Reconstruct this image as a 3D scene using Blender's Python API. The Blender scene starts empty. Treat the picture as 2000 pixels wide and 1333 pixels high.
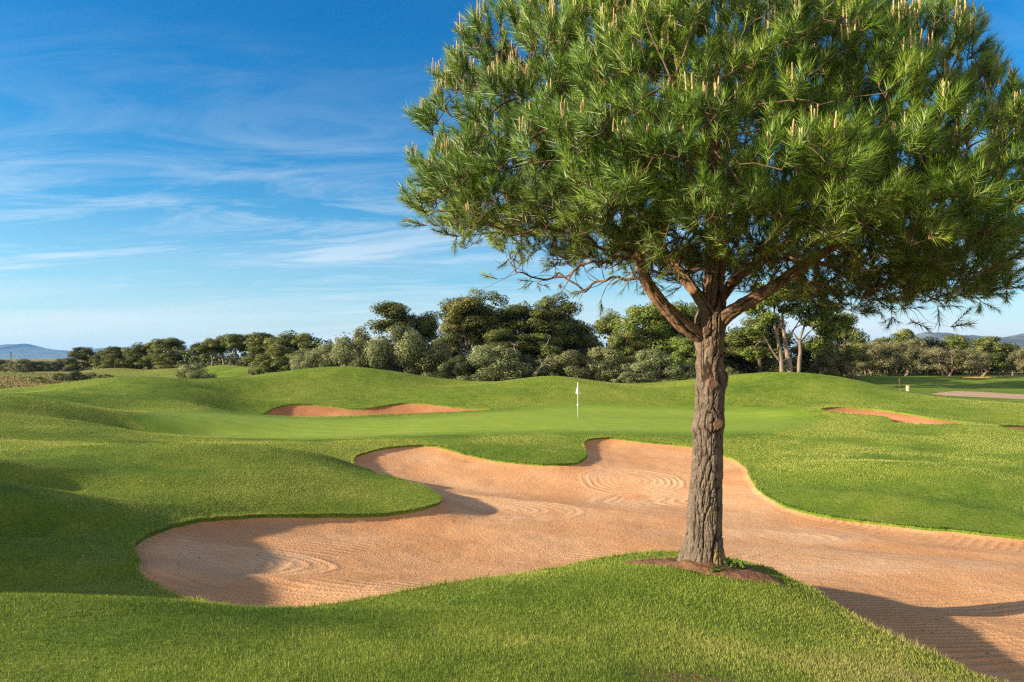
import bpy, math, random
import numpy as np
from mathutils import Vector, noise as mnoise
R = math.radians
rng = np.random.default_rng(7)
random.seed(7)
C = bpy.context.scene
COL = C.collection
QUICK = False

# ---------------------------------------------------------------- camera and light
F = 1333.0                       # focal length expressed in photo pixels (24 mm on a 36 mm sensor)
HORIZON = 700.0
def pt(px, py, Y):               # point seen at photo pixel (px, py) at distance Y
    return ((px-1000.0)/F*Y, Y, (HORIZON-py)/F*Y)
cam = bpy.data.cameras.new('camera'); cam_o = bpy.data.objects.new('camera', cam); COL.objects.link(cam_o)
cam.lens = 24.0; cam.sensor_width = 36.0; cam.shift_y = 0.0167
cam.clip_start = 0.1; cam.clip_end = 60000
cam_o.rotation_euler = (R(90), 0, 0)
C.camera = cam_o
SUN_AZ = R(14)                   # light travels towards +X, turned this much to +Y
SUN_EL = R(17)
sl = bpy.data.lights.new('sun', 'SUN'); so = bpy.data.objects.new('sun', sl); COL.objects.link(so)
sl.energy = 5.0; sl.angle = R(0.55); sl.color = (1.0, 0.86, 0.64)
ldir = Vector((math.cos(SUN_AZ)*math.cos(SUN_EL), math.sin(SUN_AZ)*math.cos(SUN_EL), -math.sin(SUN_EL)))
so.rotation_euler = ldir.to_track_quat('-Z', 'Y').to_euler()
C.view_settings.view_transform = 'Standard'; C.view_settings.look = 'None'
C.view_settings.exposure = 1.45; C.view_settings.gamma = 1.0
C.render.film_transparent = False
C.cycles.max_bounces = 6; C.cycles.transparent_max_bounces = 8
C.cycles.diffuse_bounces = 3; C.cycles.glossy_bounces = 2; C.cycles.transmission_bounces = 4
C.cycles.volume_bounces = 0
C.cycles.use_denoising = False; C.cycles.denoiser = 'OPENIMAGEDENOISE'; C.cycles.denoising_input_passes = 'RGB_ALBEDO_NORMAL'; C.cycles.denoising_prefilter = 'ACCURATE'
C.cycles.sample_clamp_indirect = 6.0
C.cycles.filter_width = 1.3 if hasattr(C.cycles, 'filter_width') else 1.5

# ---------------------------------------------------------------- helpers
def tag(o, label=None, cat=None, group=None, kind=None):
    if label: o['label'] = label
    if cat: o['category'] = cat
    if group: o['group'] = group
    if kind: o['kind'] = kind
    return o

def mesh_np(name, verts, faces_list, mat=None, parent=None, smooth=True, attrs=None):
    """faces_list: list of (n,k) int arrays; attrs: {name: (n_verts,) or (n_verts,3)}"""
    me = bpy.data.meshes.new(name)
    verts = np.asarray(verts, dtype=np.float32)
    me.vertices.add(len(verts)); me.vertices.foreach_set('co', verts.ravel())
    fl = [np.asarray(f, dtype=np.int32) for f in faces_list if len(f)]
    if fl:
        loops = np.concatenate([f.ravel() for f in fl])
        tot = np.concatenate([np.full(len(f), f.shape[1], dtype=np.int32) for f in fl])
        start = np.concatenate([[0], np.cumsum(tot)[:-1]]).astype(np.int32)
        me.loops.add(len(loops)); me.loops.foreach_set('vertex_index', loops)
        me.polygons.add(len(tot)); me.polygons.foreach_set('loop_start', start)
        me.polygons.foreach_set('loop_total', tot)
        me.polygons.foreach_set('use_smooth', np.full(len(tot), smooth, dtype=bool))
    for k, a in (attrs or {}).items():
        a = np.asarray(a, dtype=np.float32)
        if a.ndim == 1:
            at = me.attributes.new(k, 'FLOAT', 'POINT'); at.data.foreach_set('value', a)
        else:
            at = me.attributes.new(k, 'FLOAT_VECTOR', 'POINT'); at.data.foreach_set('vector', a.ravel())
    me.update(calc_edges=True); me.validate()
    if mat: me.materials.append(mat)
    o = bpy.data.objects.new(name, me); COL.objects.link(o)
    if parent: o.parent = parent
    return o

def empty(name, loc=(0, 0, 0), rz=0.0):
    o = bpy.data.objects.new(name, None); COL.objects.link(o)
    o.location = loc; o.rotation_euler = (0, 0, rz); o.empty_display_size = 0.3
    return o

class Mat:
    """small node-graph builder"""
    def __init__(self, name):
        self.m = bpy.data.materials.new(name); self.m.use_nodes = True
        self.t = self.m.node_tree; self.t.nodes.clear()
        self.out = self.n('ShaderNodeOutputMaterial')
    def n(self, typ, **kw):
        x = self.t.nodes.new(typ)
        for k, v in kw.items(): setattr(x, k, v)
        return x
    def l(self, a, b): self.t.links.new(a, b)
    def setin(self, node, name, v):
        s = node.inputs[name]
        if hasattr(v, 'is_linked'): self.l(v, s)
        else: s.default_value = v
    def coord(self, kind='Object'): return self.n('ShaderNodeTexCoord').outputs[kind]
    def mapping(self, vec, scale=(1, 1, 1), rot=(0, 0, 0), loc=(0, 0, 0)):
        m = self.n('ShaderNodeMapping'); self.l(vec, m.inputs['Vector'])
        m.inputs['Scale'].default_value = scale; m.inputs['Rotation'].default_value = rot; m.inputs['Location'].default_value = loc
        return m.outputs[0]
    def noise(self, vec, scale, detail=3.0, rough=0.55, dist=0.0, out='Fac'):
        x = self.n('ShaderNodeTexNoise'); self.l(vec, x.inputs['Vector'])
        x.inputs['Scale'].default_value = scale; x.inputs['Detail'].default_value = detail
        x.inputs['Roughness'].default_value = rough; x.inputs['Distortion'].default_value = dist
        return x.outputs[out]
    def ramp(self, fac, stops, interp='LINEAR'):
        x = self.n('ShaderNodeValToRGB'); self.l(fac, x.inputs[0]); cr = x.color_ramp; cr.interpolation = interp
        while len(cr.elements) < len(stops): cr.elements.new(0.5)
        for e, (p, c) in zip(cr.elements, stops):
            e.position = p
            e.color = (c, c, c, 1) if not hasattr(c, '__len__') else (*c[:3], 1)
        return x.outputs[0]
    def mix(self, fac, a, b, mode='MIX'):
        x = self.n('ShaderNodeMix', data_type='RGBA', blend_type=mode); x.clamp_factor = True
        for nm, v in ((0, fac), (6, a), (7, b)):
            s = x.inputs[nm]
            if hasattr(v, 'is_linked'): self.l(v, s)
            elif nm == 0: s.default_value = v
            else: s.default_value = (*v[:3], 1)
        return x.outputs[2]
    def math(self, op, a, b=None, c=None, clamp=False):
        x = self.n('ShaderNodeMath', operation=op, use_clamp=clamp)
        for i, v in enumerate((a, b, c)):
            if v is None: continue
            if hasattr(v, 'is_linked'): self.l(v, x.inputs[i])
            else: x.inputs[i].default_value = v
        return x.outputs[0]
    def attr(self, name, out='Fac'):
        return self.n('ShaderNodeAttribute', attribute_name=name).outputs[out]
    def bump(self, h, strength, dist, normal=None):
        x = self.n('ShaderNodeBump'); self.l(h, x.inputs['Height'])
        x.inputs['Strength'].default_value = strength; x.inputs['Distance'].default_value = dist
        if normal: self.l(normal, x.inputs['Normal'])
        return x.outputs[0]
    def principled(self, color, rough=0.8, normal=None, spec=0.3, **kw):
        p = self.n('ShaderNodeBsdfPrincipled')
        self.setin(p, 'Base Color', color if hasattr(color, 'is_linked') else (*color[:3], 1))
        self.setin(p, 'Roughness', rough); self.setin(p, 'Specular IOR Level', spec)
        if normal: self.l(normal, p.inputs['Normal'])
        for k, v in kw.items(): self.setin(p, k, v)
        return p.outputs[0]
    def done(self, shader):
        self.l(shader, self.out.inputs[0]); return self.m

def leaf_mat(name, color_fn, transl=0.35, rough=0.55, spec=0.25):
    """leaves: reflect and let part of the light through"""
    M = Mat(name); col = color_fn(M)
    p = M.principled(col, rough, spec=spec)
    t = M.n('ShaderNodeBsdfTranslucent'); M.l(M.mix(1.0, col, (1.0, 1.0, 0.55), 'MULTIPLY'), t.inputs['Color'])
    mx = M.n('ShaderNodeMixShader'); mx.inputs[0].default_value = transl
    M.l(p, mx.inputs[1]); M.l(t.outputs[0], mx.inputs[2])
    return M.done(mx.outputs[0])

# vectorised value noise (2-D), for geometry
_PERM = rng.integers(0, 2**31, 4096)
def vnoise(x, y, seed=0):
    x = np.asarray(x, dtype=np.float64); y = np.asarray(y, dtype=np.float64)
    xi = np.floor(x).astype(np.int64); yi = np.floor(y).astype(np.int64)
    fx = x-xi; fy = y-yi; fx = fx*fx*(3-2*fx); fy = fy*fy*(3-2*fy)
    def h(a, b): return (_PERM[(a*73+b*179+seed*37+_PERM[(b*91+seed) & 4095]) & 4095] % 100000)/50000.0-1
    return (h(xi, yi)*(1-fx)+h(xi+1, yi)*fx)*(1-fy)+(h(xi, yi+1)*(1-fx)+h(xi+1, yi+1)*fx)*fy
def fbm(x, y, o=4, seed=0):
    s = 0; a = 1.0; t = 0
    for i in range(o):
        s = s+a*vnoise(x*2**i, y*2**i, seed+i*7); t += a; a *= .5
    return s/t

# ---------------------------------------------------------------- terrain: heights
# (photo px, py, distance) triples seen on the turf; each gives a point of the ground
LIP_FAR = [(260,1075,10.2),(268,1052,10.9),(300,1036,11.6),(350,1022,12.5),(400,1013,13.2),(470,1008,14.0),(550,1006,14.6),(630,1007,15.0),(700,1006,15.3),
 (780,1001,15.7),(830,991,16.1),(857,979,16.7),(858,966,17.4),(835,953,18.3),(780,937,20.0),(730,924,21.8),(700,915,23.0),(688,903,24.2),(698,890,25.6),(740,878,27.0),
 (800,871,28.0),(850,872,28.0),(900,884,27.0),(950,896,26.3),(1020,905,25.6),(1080,907,25.4),(1125,903,25.8),(1146,892,27.0),(1143,878,28.6),(1140,866,30.0),(1153,858,31.0),
 (1190,855,31.5),(1250,861,31.0),(1320,868,30.5),(1370,877,29.6),(1415,891,28.0),(1452,908,26.0),(1463,930,23.6),(1487,960,21.0),(1530,985,19.2),(1600,1004,17.9),
 (1700,1018,17.2),(1800,1029,16.6),(1900,1039,16.1),(2000,1050,15.6)]
LIP_NEAR = [(1940,1333,5.2),(1870,1301,5.5),(1800,1270,5.85),(1700,1222,6.4),(1620,1175,7.1),(1530,1127,7.9),(1480,1105,8.5),(1430,1093,8.95),(1340,1082,9.4),(1260,1080,9.45),(1180,1091,9.2),
 (1080,1110,8.6),(950,1130,8.0),(800,1151,7.4),(650,1176,6.8),(560,1186,6.5),(480,1187,6.4),(400,1178,6.8),(340,1163,7.4),(300,1140,8.2),(272,1108,9.2)]
BACK_BUNKER = [(510,804,43.0),(522,795,44.5),(560,787,46.0),(600,788,46.5),(640,793,46.5),(680,798,46.3),(720,797,46.5),(760,790,47.5),(800,786,48.0),(850,790,47.5),(900,796,46.5),
 (962,800,45.3),(850,806,43.6),(720,811,42.7),(600,814,42.2),(540,811,42.2)]
RIGHT_BUNKER = [(1602,799,42.0),(1645,795,42.8),(1700,799,42.0),(1760,806,40.0),(1830,817,38.0),(1905,827.5,36.5),(1832,830,35.5),(1760,827,36.6),(1740,823,37.4),(1733,816,38.6),(1700,811,39.5),(1640,806,41.0)]
EDGE_BUNKER = [(1950,832.5,36.0),(2000,832,37.0),(2050,834,37.5),(2100,844,36.0),(2060,846,33.2),(2000,840,33.6),(1965,835.5,35.0)]
FAR_BUNKER = [(1865,741,76.0),(1885,738.5,78.0),(1930,738.5,78.0),(1955,741,76.0),(1925,744,73.5),(1885,744,73.5)]
TURF = [(0,1333,3.9),(500,1333,3.75),(1000,1333,3.8),(1400,1333,4.0),(1700,1333,4.4),(1860,1333,4.85),
 (0,1240,4.7),(300,1240,4.75),(600,1240,5.0),(800,1220,5.5),(1000,1200,6.0),(1200,1150,7.1),(1375,1105,8.0),(1500,1140,7.3),(1550,1200,6.4),(1450,1250,5.4),
 (0,1160,5.8),(150,1166,5.8),(280,1168,6.0),(200,1200,5.2),
 (0,1146,8.6),(110,1146,8.6),(210,1150,8.0),(0,1050,10.6),(0,950,13.8),(0,900,17.0),(0,880,18.6),(120,1050,10.5),(120,960,13.4),(200,1100,9.2),(200,1000,12.0),(200,920,16.0),(300,985,13.3),(300,930,15.8),
 (450,920,17.3),(450,970,15.1),(600,930,18.0),(600,970,16.0),(700,950,17.9),(780,970,17.1),(600,900,20.2),(450,897,19.0),(300,882,18.6),(200,870,19.3),(650,893,21.8),
 (300,860,27.2),(450,868,26.2),(600,868,27.2),(700,860,30.0),(900,857,30.5),(950,872,28.3),(1050,882,27.6),(1050,856,31.2),(1400,858,32.0),(1600,852,32.0),
 (250,845,31.0),(400,845,33.0),(600,835,36.0),(900,830,37.0),(1128,816,40.0),(1300,830,37.0),(1500,835,36.0),(1000,803,44.0),(1200,797,46.0),(1450,802,45.0),(700,817,41.0),(1580,815,41.0),
 (640,770,49.5),(640,745,53.0),(700,722,57.0),(620,723,57.0),(540,730,56.5),(480,738,56.0),(450,743,55.0),(790,733,57.0),(860,747,56.5),(900,752,56.0),(1000,744,55.5),(1080,738,55.0),(1150,745,55.0),(1230,752,55.0),
 (1280,755,55.0),(1350,751,55.0),(1430,738,55.0),(1530,731,55.0),(1600,734,54.0),(1680,745,52.0),(1750,764,49.5),(1830,776,47.5),(1900,783,46.0),(2000,789,44.5),
 (850,772,50.0),(1000,775,49.0),(1250,780,49.0),(1500,760,50.5),(1500,785,47.0),(1650,775,47.5),(1780,795,43.5),(1900,805,41.0),
 (1800,850,32.0),(2000,850,31.5),(1700,900,23.3),(1600,870,29.5),(1900,880,27.0),(2000,930,21.5),(1600,930,22.3),(1700,960,19.4),(1800,970,19.5),(2000,1000,17.6),(1500,890,27.2),(1550,950,21.4),
 (0,777,32.0),(90,786,32.0),(170,800,32.0),(0,830,26.0),(100,840,26.0),(200,830,30.0),(300,835,32.0),(0,855,23.5),(100,862,23.5),
 (250,743,46.0),(150,749,45.0),(70,766,43.0),(340,748,46.5),(420,764,45.5),(300,780,40.0),(400,800,38.5),(470,800,41.0),(200,775,39.0),(470,775,47.0)]
WORLD_PTS = [  # hidden or off-frame ground, in metres
 (0,0,-1.66),(-3,0,-1.7),(3,0,-1.95),(0,-6,-1.9),(-8,-4,-1.7),(-5,3,-1.75),(-9.0,5.6,-0.75),(-8.2,3.6,-1.35),(-10.2,7.6,-0.85),(-11.6,9.3,-0.9),(-12.8,11.2,-0.95),(-14.5,13.0,-1.5),(-17,15.8,-2.25),(-20,19.5,-2.2),(-20,22,-2.4),(-16,5,-1.5),(-25,10,-2.0),
 (8,1.5,-2.5),(5,0,-2.3),(14,5,-2.6),(19,9,-3.4),(18,15,-3.9),(26,22,-3.7),(34,34,-3.4),(40,48,-3.2),(-30,36,-2.0),(-40,50,-2.4),(10,-10,-2.4),(-12,-14,-2.0),(0,-30,-2.6),(-40,-20,-2.5),(40,-20,-3),
 (-10.5,15,-2.35),
 # ground behind the back mounds
 (-22,66,-2.9),(-12,66,-3.0),(0,65,-3.0),(10,65,-3.0),(22,65,-2.9),(-26,56,-2.7),(-32,62,-2.7),(-37,54,-2.7),
 (-55,75,-2.9),(-40,75,-2.9),(-26,78,-3.0),(0,80,-3.1),(20,80,-3.1),(-70,95,-2.7),(-52,92,-2.7),(-36,92,-2.8),
 (-65,112,-2.8),(-52,110,-2.8),(-44,104,-2.8),(-36,102,-2.8),(-30,100,-2.7),(-90,115,-2.6),(-75,125,-2.7),(-50,125,-2.8),(-20,120,-2.9),
 (31,50,-2.95),(33.5,57,-2.98),(38,56,-3.06),(42,58,-3.05),(43,64,-2.9),(50,66,-2.9),(36,66,-2.55),(44,72,-2.15),(37,74,-2.0),(48,74,-2.1),(56,76,-2.1),(52,79,-2.1),(45,86,-2.6),(60,90,-2.6),(30,72,-2.8),(60,60,-3.1),
 (0,140,-3.0),(60,130,-2.6),(-100,160,-3),(100,150,-2.6),(0,220,-3),(-160,260,-3),(160,260,-3),(0,500,-3),(500,700,-3),(-500,700,-3),(120,50,-3),(-120,50,-2.7),(0,-120,-3),(-120,-100,-3),(120,-100,-3)]
SAND = [(350,1090,10.9),(420,1130,9.3),(500,1120,10.3),(500,1060,12.5),(700,1100,11.6),(700,1040,14.0),(900,1080,12.9),(900,1010,16.6),(1000,960,20.2),(1200,1040,15.2),(1200,950,21.5),(1200,900,26.6),(800,900,25.6),(1400,950,21.6),
 (1500,1050,15.3),(1300,1085,12.8),(1700,1080,13.8),(1900,1100,12.0),(1900,1195,8.95),(1700,1180,8.95),(1600,1150,9.8),(2000,1285,6.9),(1870,1250,7.5),(2000,1190,9.0),(1930,1300,6.6),(2100,1250,7.6),(1000,920,24.0)]

def warp(x, y):
    r = np.sqrt(x*x+y*y+6.0)
    return np.arctan2(x, np.where(np.abs(y) < 1e-6, 1e-6, y)), 2.3*np.log(r)
def tps_fit(P, lam=1.5e-6):
    P = np.asarray(P, dtype=np.float64)
    u, v = warp(P[:, 0], P[:, 1]); n = len(P)
    d2 = (u[:, None]-u)**2+(v[:, None]-v)**2
    K = 0.5*d2*np.log(d2+1e-12)+lam*np.eye(n)*n
    Q = np.c_[np.ones(n), u, v]
    A = np.block([[K, Q], [Q.T, np.zeros((3, 3))]])
    w = np.linalg.solve(A, np.r_[P[:, 2], 0, 0, 0])
    return u, v, w
def tps_eval(m, x, y):
    u0, v0, w = m; n = len(u0); x = np.atleast_1d(np.asarray(x, float)); y = np.atleast_1d(np.asarray(y, float))
    out = np.empty(len(x))
    for i in range(0, len(x), 40000):
        u, v = warp(x[i:i+40000], y[i:i+40000])
        d2 = (u[:, None]-u0)**2+(v[:, None]-v0)**2
        out[i:i+40000] = (0.5*d2*np.log(d2+1e-12))@w[:n]+w[n]+w[n+1]*u+w[n+2]*v
    return out
ctrl = [pt(*p) for p in LIP_FAR+LIP_NEAR+BACK_BUNKER+RIGHT_BUNKER+EDGE_BUNKER+TURF]+WORLD_PTS
TPS_G = tps_fit(ctrl)
TPS_S = tps_fit([pt(*p) for p in SAND], 1e-4)

def lerp_far(x, y, z):           # flatten to the plain far away and behind
    r = np.hypot(x, y)
    t = np.clip((r-170)/200, 0, 1); t = t*t*(3-2*t)
    t2 = np.clip((-np.asarray(y)-1)/8, 0, 1)
    z = z*(1-t2)+np.clip(z, -3.2, -1.5)*t2
    return np.clip(z, -4.6, 1.0)*(1-t)-3.0*t
def turf_z(x, y):
    x = np.atleast_1d(np.asarray(x, float)); y = np.atleast_1d(np.asarray(y, float))
    z = lerp_far(x, y, tps_eval(TPS_G, x, y))
    for cx, cy, h, sx, sy in ((-65.5,112,1.15,6,6), (-53.5,111,1.2,6.5,6), (-43,102,1.75,5,6), (-36.5,98,1.25,4,5), (-75,100,.7,7,6), (-58,90,.5,8,5), (-31,84,.6,6,5),
            (-20.8,36,-.35,2.8,3), (-17.0,43.5,-.35,3,3), (-23.5,31.5,.18,3.5,3), (-26,45.5,.22,4,3), (-13,56,.25,5,3), (-5.5,55.5,-.15,3,3), (3.3,55,.14,4,3), (22,55,.18,6,3), (-9.5,50,-.15,3,2.5), (-50,70,.5,4,3), (-43,78,.6,5,3), (-36,73,.45,4,3), (-57,80,.5,5,4)):
        z = z+h*np.exp(-((x-cx)/sx)**2-((y-cy)/sy)**2)
    r = np.hypot(x, y)
    w = np.clip((r-1)/3, 0, 1)*np.clip((150-r)/60, 0, 1)
    return z+w*(0.018*fbm(x*.9, y*.9, 3, 3)+0.03*fbm(x*.25, y*.25, 2, 9)*np.clip(r/20, 0, 1))

def spline(P, sub=10):           # closed Catmull-Rom
    P = np.asarray(P, float); n = len(P); out = []
    for i in range(n):
        p0, p1, p2, p3 = P[i-1], P[i], P[(i+1) % n], P[(i+2) % n]
        for k in range(sub):
            t = k/sub
            out.append(0.5*((2*p1)+(-p0+p2)*t+(2*p0-5*p1+4*p2-p3)*t*t+(-p0+3*p1-3*p2+p3)*t**3))
    return np.array(out)
def wobble(P, amp, freq, seed):
    s = np.arange(len(P))
    nx = fbm(P[:, 0]*freq, P[:, 1]*freq, 3, seed); ny = fbm(P[:, 0]*freq+50, P[:, 1]*freq, 3, seed+1)
    return P+amp*np.c_[nx, ny]
def poly_px(L): return np.array([pt(*p)[:2] for p in L])
def sdist(poly, x, y, margin=1e9):
    """signed distance (positive inside) and nearest point, for points near the polygon"""
    x = np.asarray(x, float); y = np.asarray(y, float)
    d = np.full(len(x), -1e6); nx = x.copy(); ny = y.copy()
    lo = poly.min(0)-margin; hi = poly.max(0)+margin
    idx = np.where((x > lo[0]) & (x < hi[0]) & (y > lo[1]) & (y < hi[1]))[0]
    A = poly; B = np.roll(poly, -1, 0); AB = B-A; L2 = (AB**2).sum(1)+1e-18
    for i in range(0, len(idx), 8000):
        j = idx[i:i+8000]; px = x[j][:, None]; py = y[j][:, None]
        t = np.clip(((px-A[:, 0])*AB[:, 0]+(py-A[:, 1])*AB[:, 1])/L2, 0, 1)
        qx = A[:, 0]+t*AB[:, 0]; qy = A[:, 1]+t*AB[:, 1]
        dd = (px-qx)**2+(py-qy)**2; k = dd.argmin(1); ar = np.arange(len(j))
        cr = ((A[:, 1] > py) != (B[:, 1] > py)) & (px < AB[:, 0]*(py-A[:, 1])/(AB[:, 1]+1e-18)+A[:, 0])
        ins = cr.sum(1) % 2 == 1
        d[j] = np.sqrt(dd[ar, k])*np.where(ins, 1, -1); nx[j] = qx[ar, k]; ny[j] = qy[ar, k]
    return d, nx, ny

main_off = [(14.5,13.6),(17.5,11.0),(17.0,7.5),(13.0,5.0),(9.0,3.6),(6.2,3.0),(4.6,3.4)]
BUNKERS = [  # polygon, lip depth, ramp, label
 (wobble(wobble(spline(np.vstack([poly_px(LIP_FAR), main_off, poly_px(LIP_NEAR)]), 14), .06, 1.6, 5), .035, 6.5, 8), 0.12, 1.3),
 (wobble(spline(poly_px(BACK_BUNKER), 10), .06, .8, 15), 0.16, 1.5),
 (wobble(spline(poly_px(RIGHT_BUNKER), 10), .06, .8, 25), 0.16, 1.3),
 (spline(poly_px(EDGE_BUNKER), 8), 0.12, 1.0),
 (spline(poly_px(FAR_BUNKER), 8), 0.10, 1.0)]
GREEN = spline(poly_px([(262,846,33.0),(300,853,31.5),(420,857,31.0),(560,858,31.0),(700,853,31.8),(860,850,32.5),(1000,847,33.0),(1200,849,33.0),(1400,850,33.0),(1520,848,33.5),(1590,838,35.5),(1600,825,38.5),(1570,810,42.5),
 (1480,800,45.5),(1350,793,47.0),(1200,791,47.5),(1080,794,47.0),(980,801,45.0),(850,811,42.3),(700,818,41.0),(520,823,39.5),(380,830,37.5),(290,838,35.0)]), 8)
PATH = spline(poly_px([(1690,752,64.0),(1740,757,60.0),(1790,765,57.0),(1860,763,60.0),(1900,765,60.0),(2000,770,58.0),(2150,776,58.0),(2300,790,52.0),(2150,792,50.0),(2000,787,52.0),(1930,782,53.5),(1850,774,55.5),(1790,769,55.5),(1735,760,58.0),(1685,754,63.0)]), 6)
SOIL = wobble(spline(poly_px([(1212,1099,8.35),(1262,1090,8.75),(1320,1086,8.95),(1390,1090,8.9),(1440,1100,8.55),(1490,1119,7.95),(1532,1141,7.4),(1518,1147,7.25),(1440,1138,7.3),(1350,1124,7.6),(1280,1112,7.95)]), 10), .07, 5, 44)

def sand_z(k, x, y, d):
    """floor of bunker k at points d metres inside its edge"""
    lip = turf_z(x, y); drop, ramp = BUNKERS[k][1], BUNKERS[k][2]
    t = np.clip(d/ramp, 0, 1); t = t*t*(3-2*t)
    if k == 0:
        fl = np.minimum(tps_eval(TPS_S, x, y), lip-0.16)
        # the near bank is tall, so its sand slope is longer
    else:
        fl = lip-0.38
    return lip*(1-t)+fl*t-drop*np.clip(d/0.05, 0.6, 1)*(1-t)

# ---------------------------------------------------------------- terrain: mesh
def build_grid():
    a0 = np.linspace(-R(47), R(47), 560 if not QUICK else 220)
    side = np.linspace(R(47), R(180), 48)[1:]
    ang = np.r_[-side[::-1][1:], a0, side]          # -180 excluded, 180 included -> closes
    r = np.r_[np.linspace(0.6, 2.2, 8)[:-1], np.exp(np.linspace(np.log(2.2), np.log(64), 620 if not QUICK else 260))[:-1],
              np.exp(np.linspace(np.log(64), np.log(160), 60))[:-1], np.exp(np.linspace(np.log(160), np.log(8600), 40))]
    AA, RR = np.meshgrid(ang, r)
    X = (RR*np.sin(AA)).ravel(); Y = (RR*np.cos(AA)).ravel()
    nr, na = len(r), len(ang)
    i = np.arange(nr-1)[:, None]*na; j = np.arange(na)[None, :]; j2 = (j+1) % na
    Q = np.stack([i+j, i+j2, i+na+j2, i+na+j], -1).reshape(-1, 4)[:, ::-1]
    # a cap over the middle
    X = np.r_[X, 0]; Y = np.r_[Y, 0]
    T = np.stack([np.arange(na), (np.arange(na)+1) % na, np.full(na, len(X)-1)], -1)
    return X, Y, Q, T
GX, GY, GQ, GT = build_grid()
REG = np.full(len(GX), -1)      # region index of each vertex (-1: turf); on-edge vertices carry edge flag
FACE = np.full(len(GQ), -1)
regions = [b[0] for b in BUNKERS]+[GREEN, PATH, SOIL]
for k, poly in enumerate(regions):
    d, nx, ny = sdist(poly, GX, GY, 2.0)
    ins = d > 0
    anyout = (~ins)[GQ].any(1); anyin = ins[GQ].any(1)
    strad = GQ[anyout & anyin].ravel()
    mv = np.unique(strad[ins[strad]])
    GX[mv] = nx[mv]; GY[mv] = ny[mv]
    FACE[ins[GQ].all(1)] = k
NB = len(BUNKERS)
GZ = turf_z(GX, GY)
def sub_mesh(sel):
    q = GQ[sel]; u, inv = np.unique(q, return_inverse=True)
    return u, inv.reshape(-1, 4)
# ---------------------------------------------------------------- terrain: materials
def turf_color(M, base=((0.10,0.175,0.016),(0.19,0.27,0.026),(0.31,0.335,0.055))):
    co = M.coord('Object')
    big = M.noise(co, 0.22, 4, .6); mid = M.noise(co, 1.3, 4, .65); fine = M.noise(co, 14.0, 3, .7)
    streak = M.noise(M.mapping(co, (0.35, 1.4, 1)), 1.0, 4, .6)
    c = M.ramp(M.math('ADD', M.math('MULTIPLY', mid, .5), M.math('MULTIPLY', big, .5)), [(.36, base[0]), (.5, base[1]), (.66, base[2])])
    c = M.mix(M.ramp(streak, [(.45, 0.0), (.7, .5)]), c, (base[1][0]*1.18, base[1][1]*1.03, base[1][2]))
    c = M.mix(M.ramp(M.noise(co, 3.1, 5, .7), [(.60, 0.0), (.72, .55)]), c, (0.15,0.135,0.045))
    c = M.mix(M.ramp(fine, [(.3, .55), (.55, 0.0)]), c, tuple(v*.45 for v in base[0]))
    return c, co, fine
def dry_mix(M, c, co):
    d = M.attr('dry')
    dn = M.math('MULTIPLY', d, M.ramp(M.noise(co, .35, 5, .7), [(.3, .35), (.6, 1.0)]))
    return M.mix(dn, c, M.ramp(M.noise(co, 1.2, 4), [(.35, (0.20,0.095,0.04)), (.6, (0.27,0.19,0.075))]))
def mat_turf():
    M = Mat('turf'); c, co, fine = turf_color(M)
    c = M.mix(1.0, c, (.72, .72, .70), 'MULTIPLY')  # ground colour darkened to stand for the shade between the blades
    c = dry_mix(M, c, co)
    soil = M.math('MULTIPLY', M.attr('bare'), M.ramp(M.noise(co, 9, 4, .7), [(.42, 0.0), (.6, 1.0)]))
    c = M.mix(soil, c, (0.20, 0.105, 0.05))
    h = M.math('ADD', M.noise(co, 22, 4, .75), M.math('MULTIPLY', M.noise(co, 3.0, 3, .6), 1.3))
    return M.done(M.principled(c, .85, M.bump(h, .75, .06), spec=.12))
def mat_green():
    M = Mat('putting_turf'); co = M.coord('Object')
    w = M.n('ShaderNodeTexWave', wave_type='BANDS', bands_direction='Y'); M.l(M.mapping(co, (1, 1, 1), (0, 0, R(6))), w.inputs['Vector'])
    w.inputs['Scale'].default_value = .30; w.inputs['Distortion'].default_value = .6; w.inputs['Detail'].default_value = 1
    c = M.mix(M.ramp(w.outputs['Fac'], [(.3, 0.0), (.7, 1.0)]), (0.185,0.260,0.024), (0.210,0.285,0.028))
    c = M.mix(M.ramp(M.noise(co, .5, 4, .6), [(.4, 0.0), (.7, .5)]), c, (0.255,0.295,0.042))
    c = M.mix(M.ramp(M.noise(M.mapping(co, (.25, 1.2, 1)), 1.6, 5, .75), [(.35, .35), (.6, 0.0)]), c, (0.155,0.23,0.022))
    e = M.math('ADD', M.attr('edge'), M.math('MULTIPLY_ADD', M.noise(co, 1.1, 4, .65), .7, -.35))
    c = M.mix(M.ramp(e, [(.15, 0.0), (.85, 1.0)]), (0.125,0.195,0.016), c)
    return M.done(M.principled(c, .8, M.bump(M.noise(co, 30, 3, .7), .35, .02), spec=.15))
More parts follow.
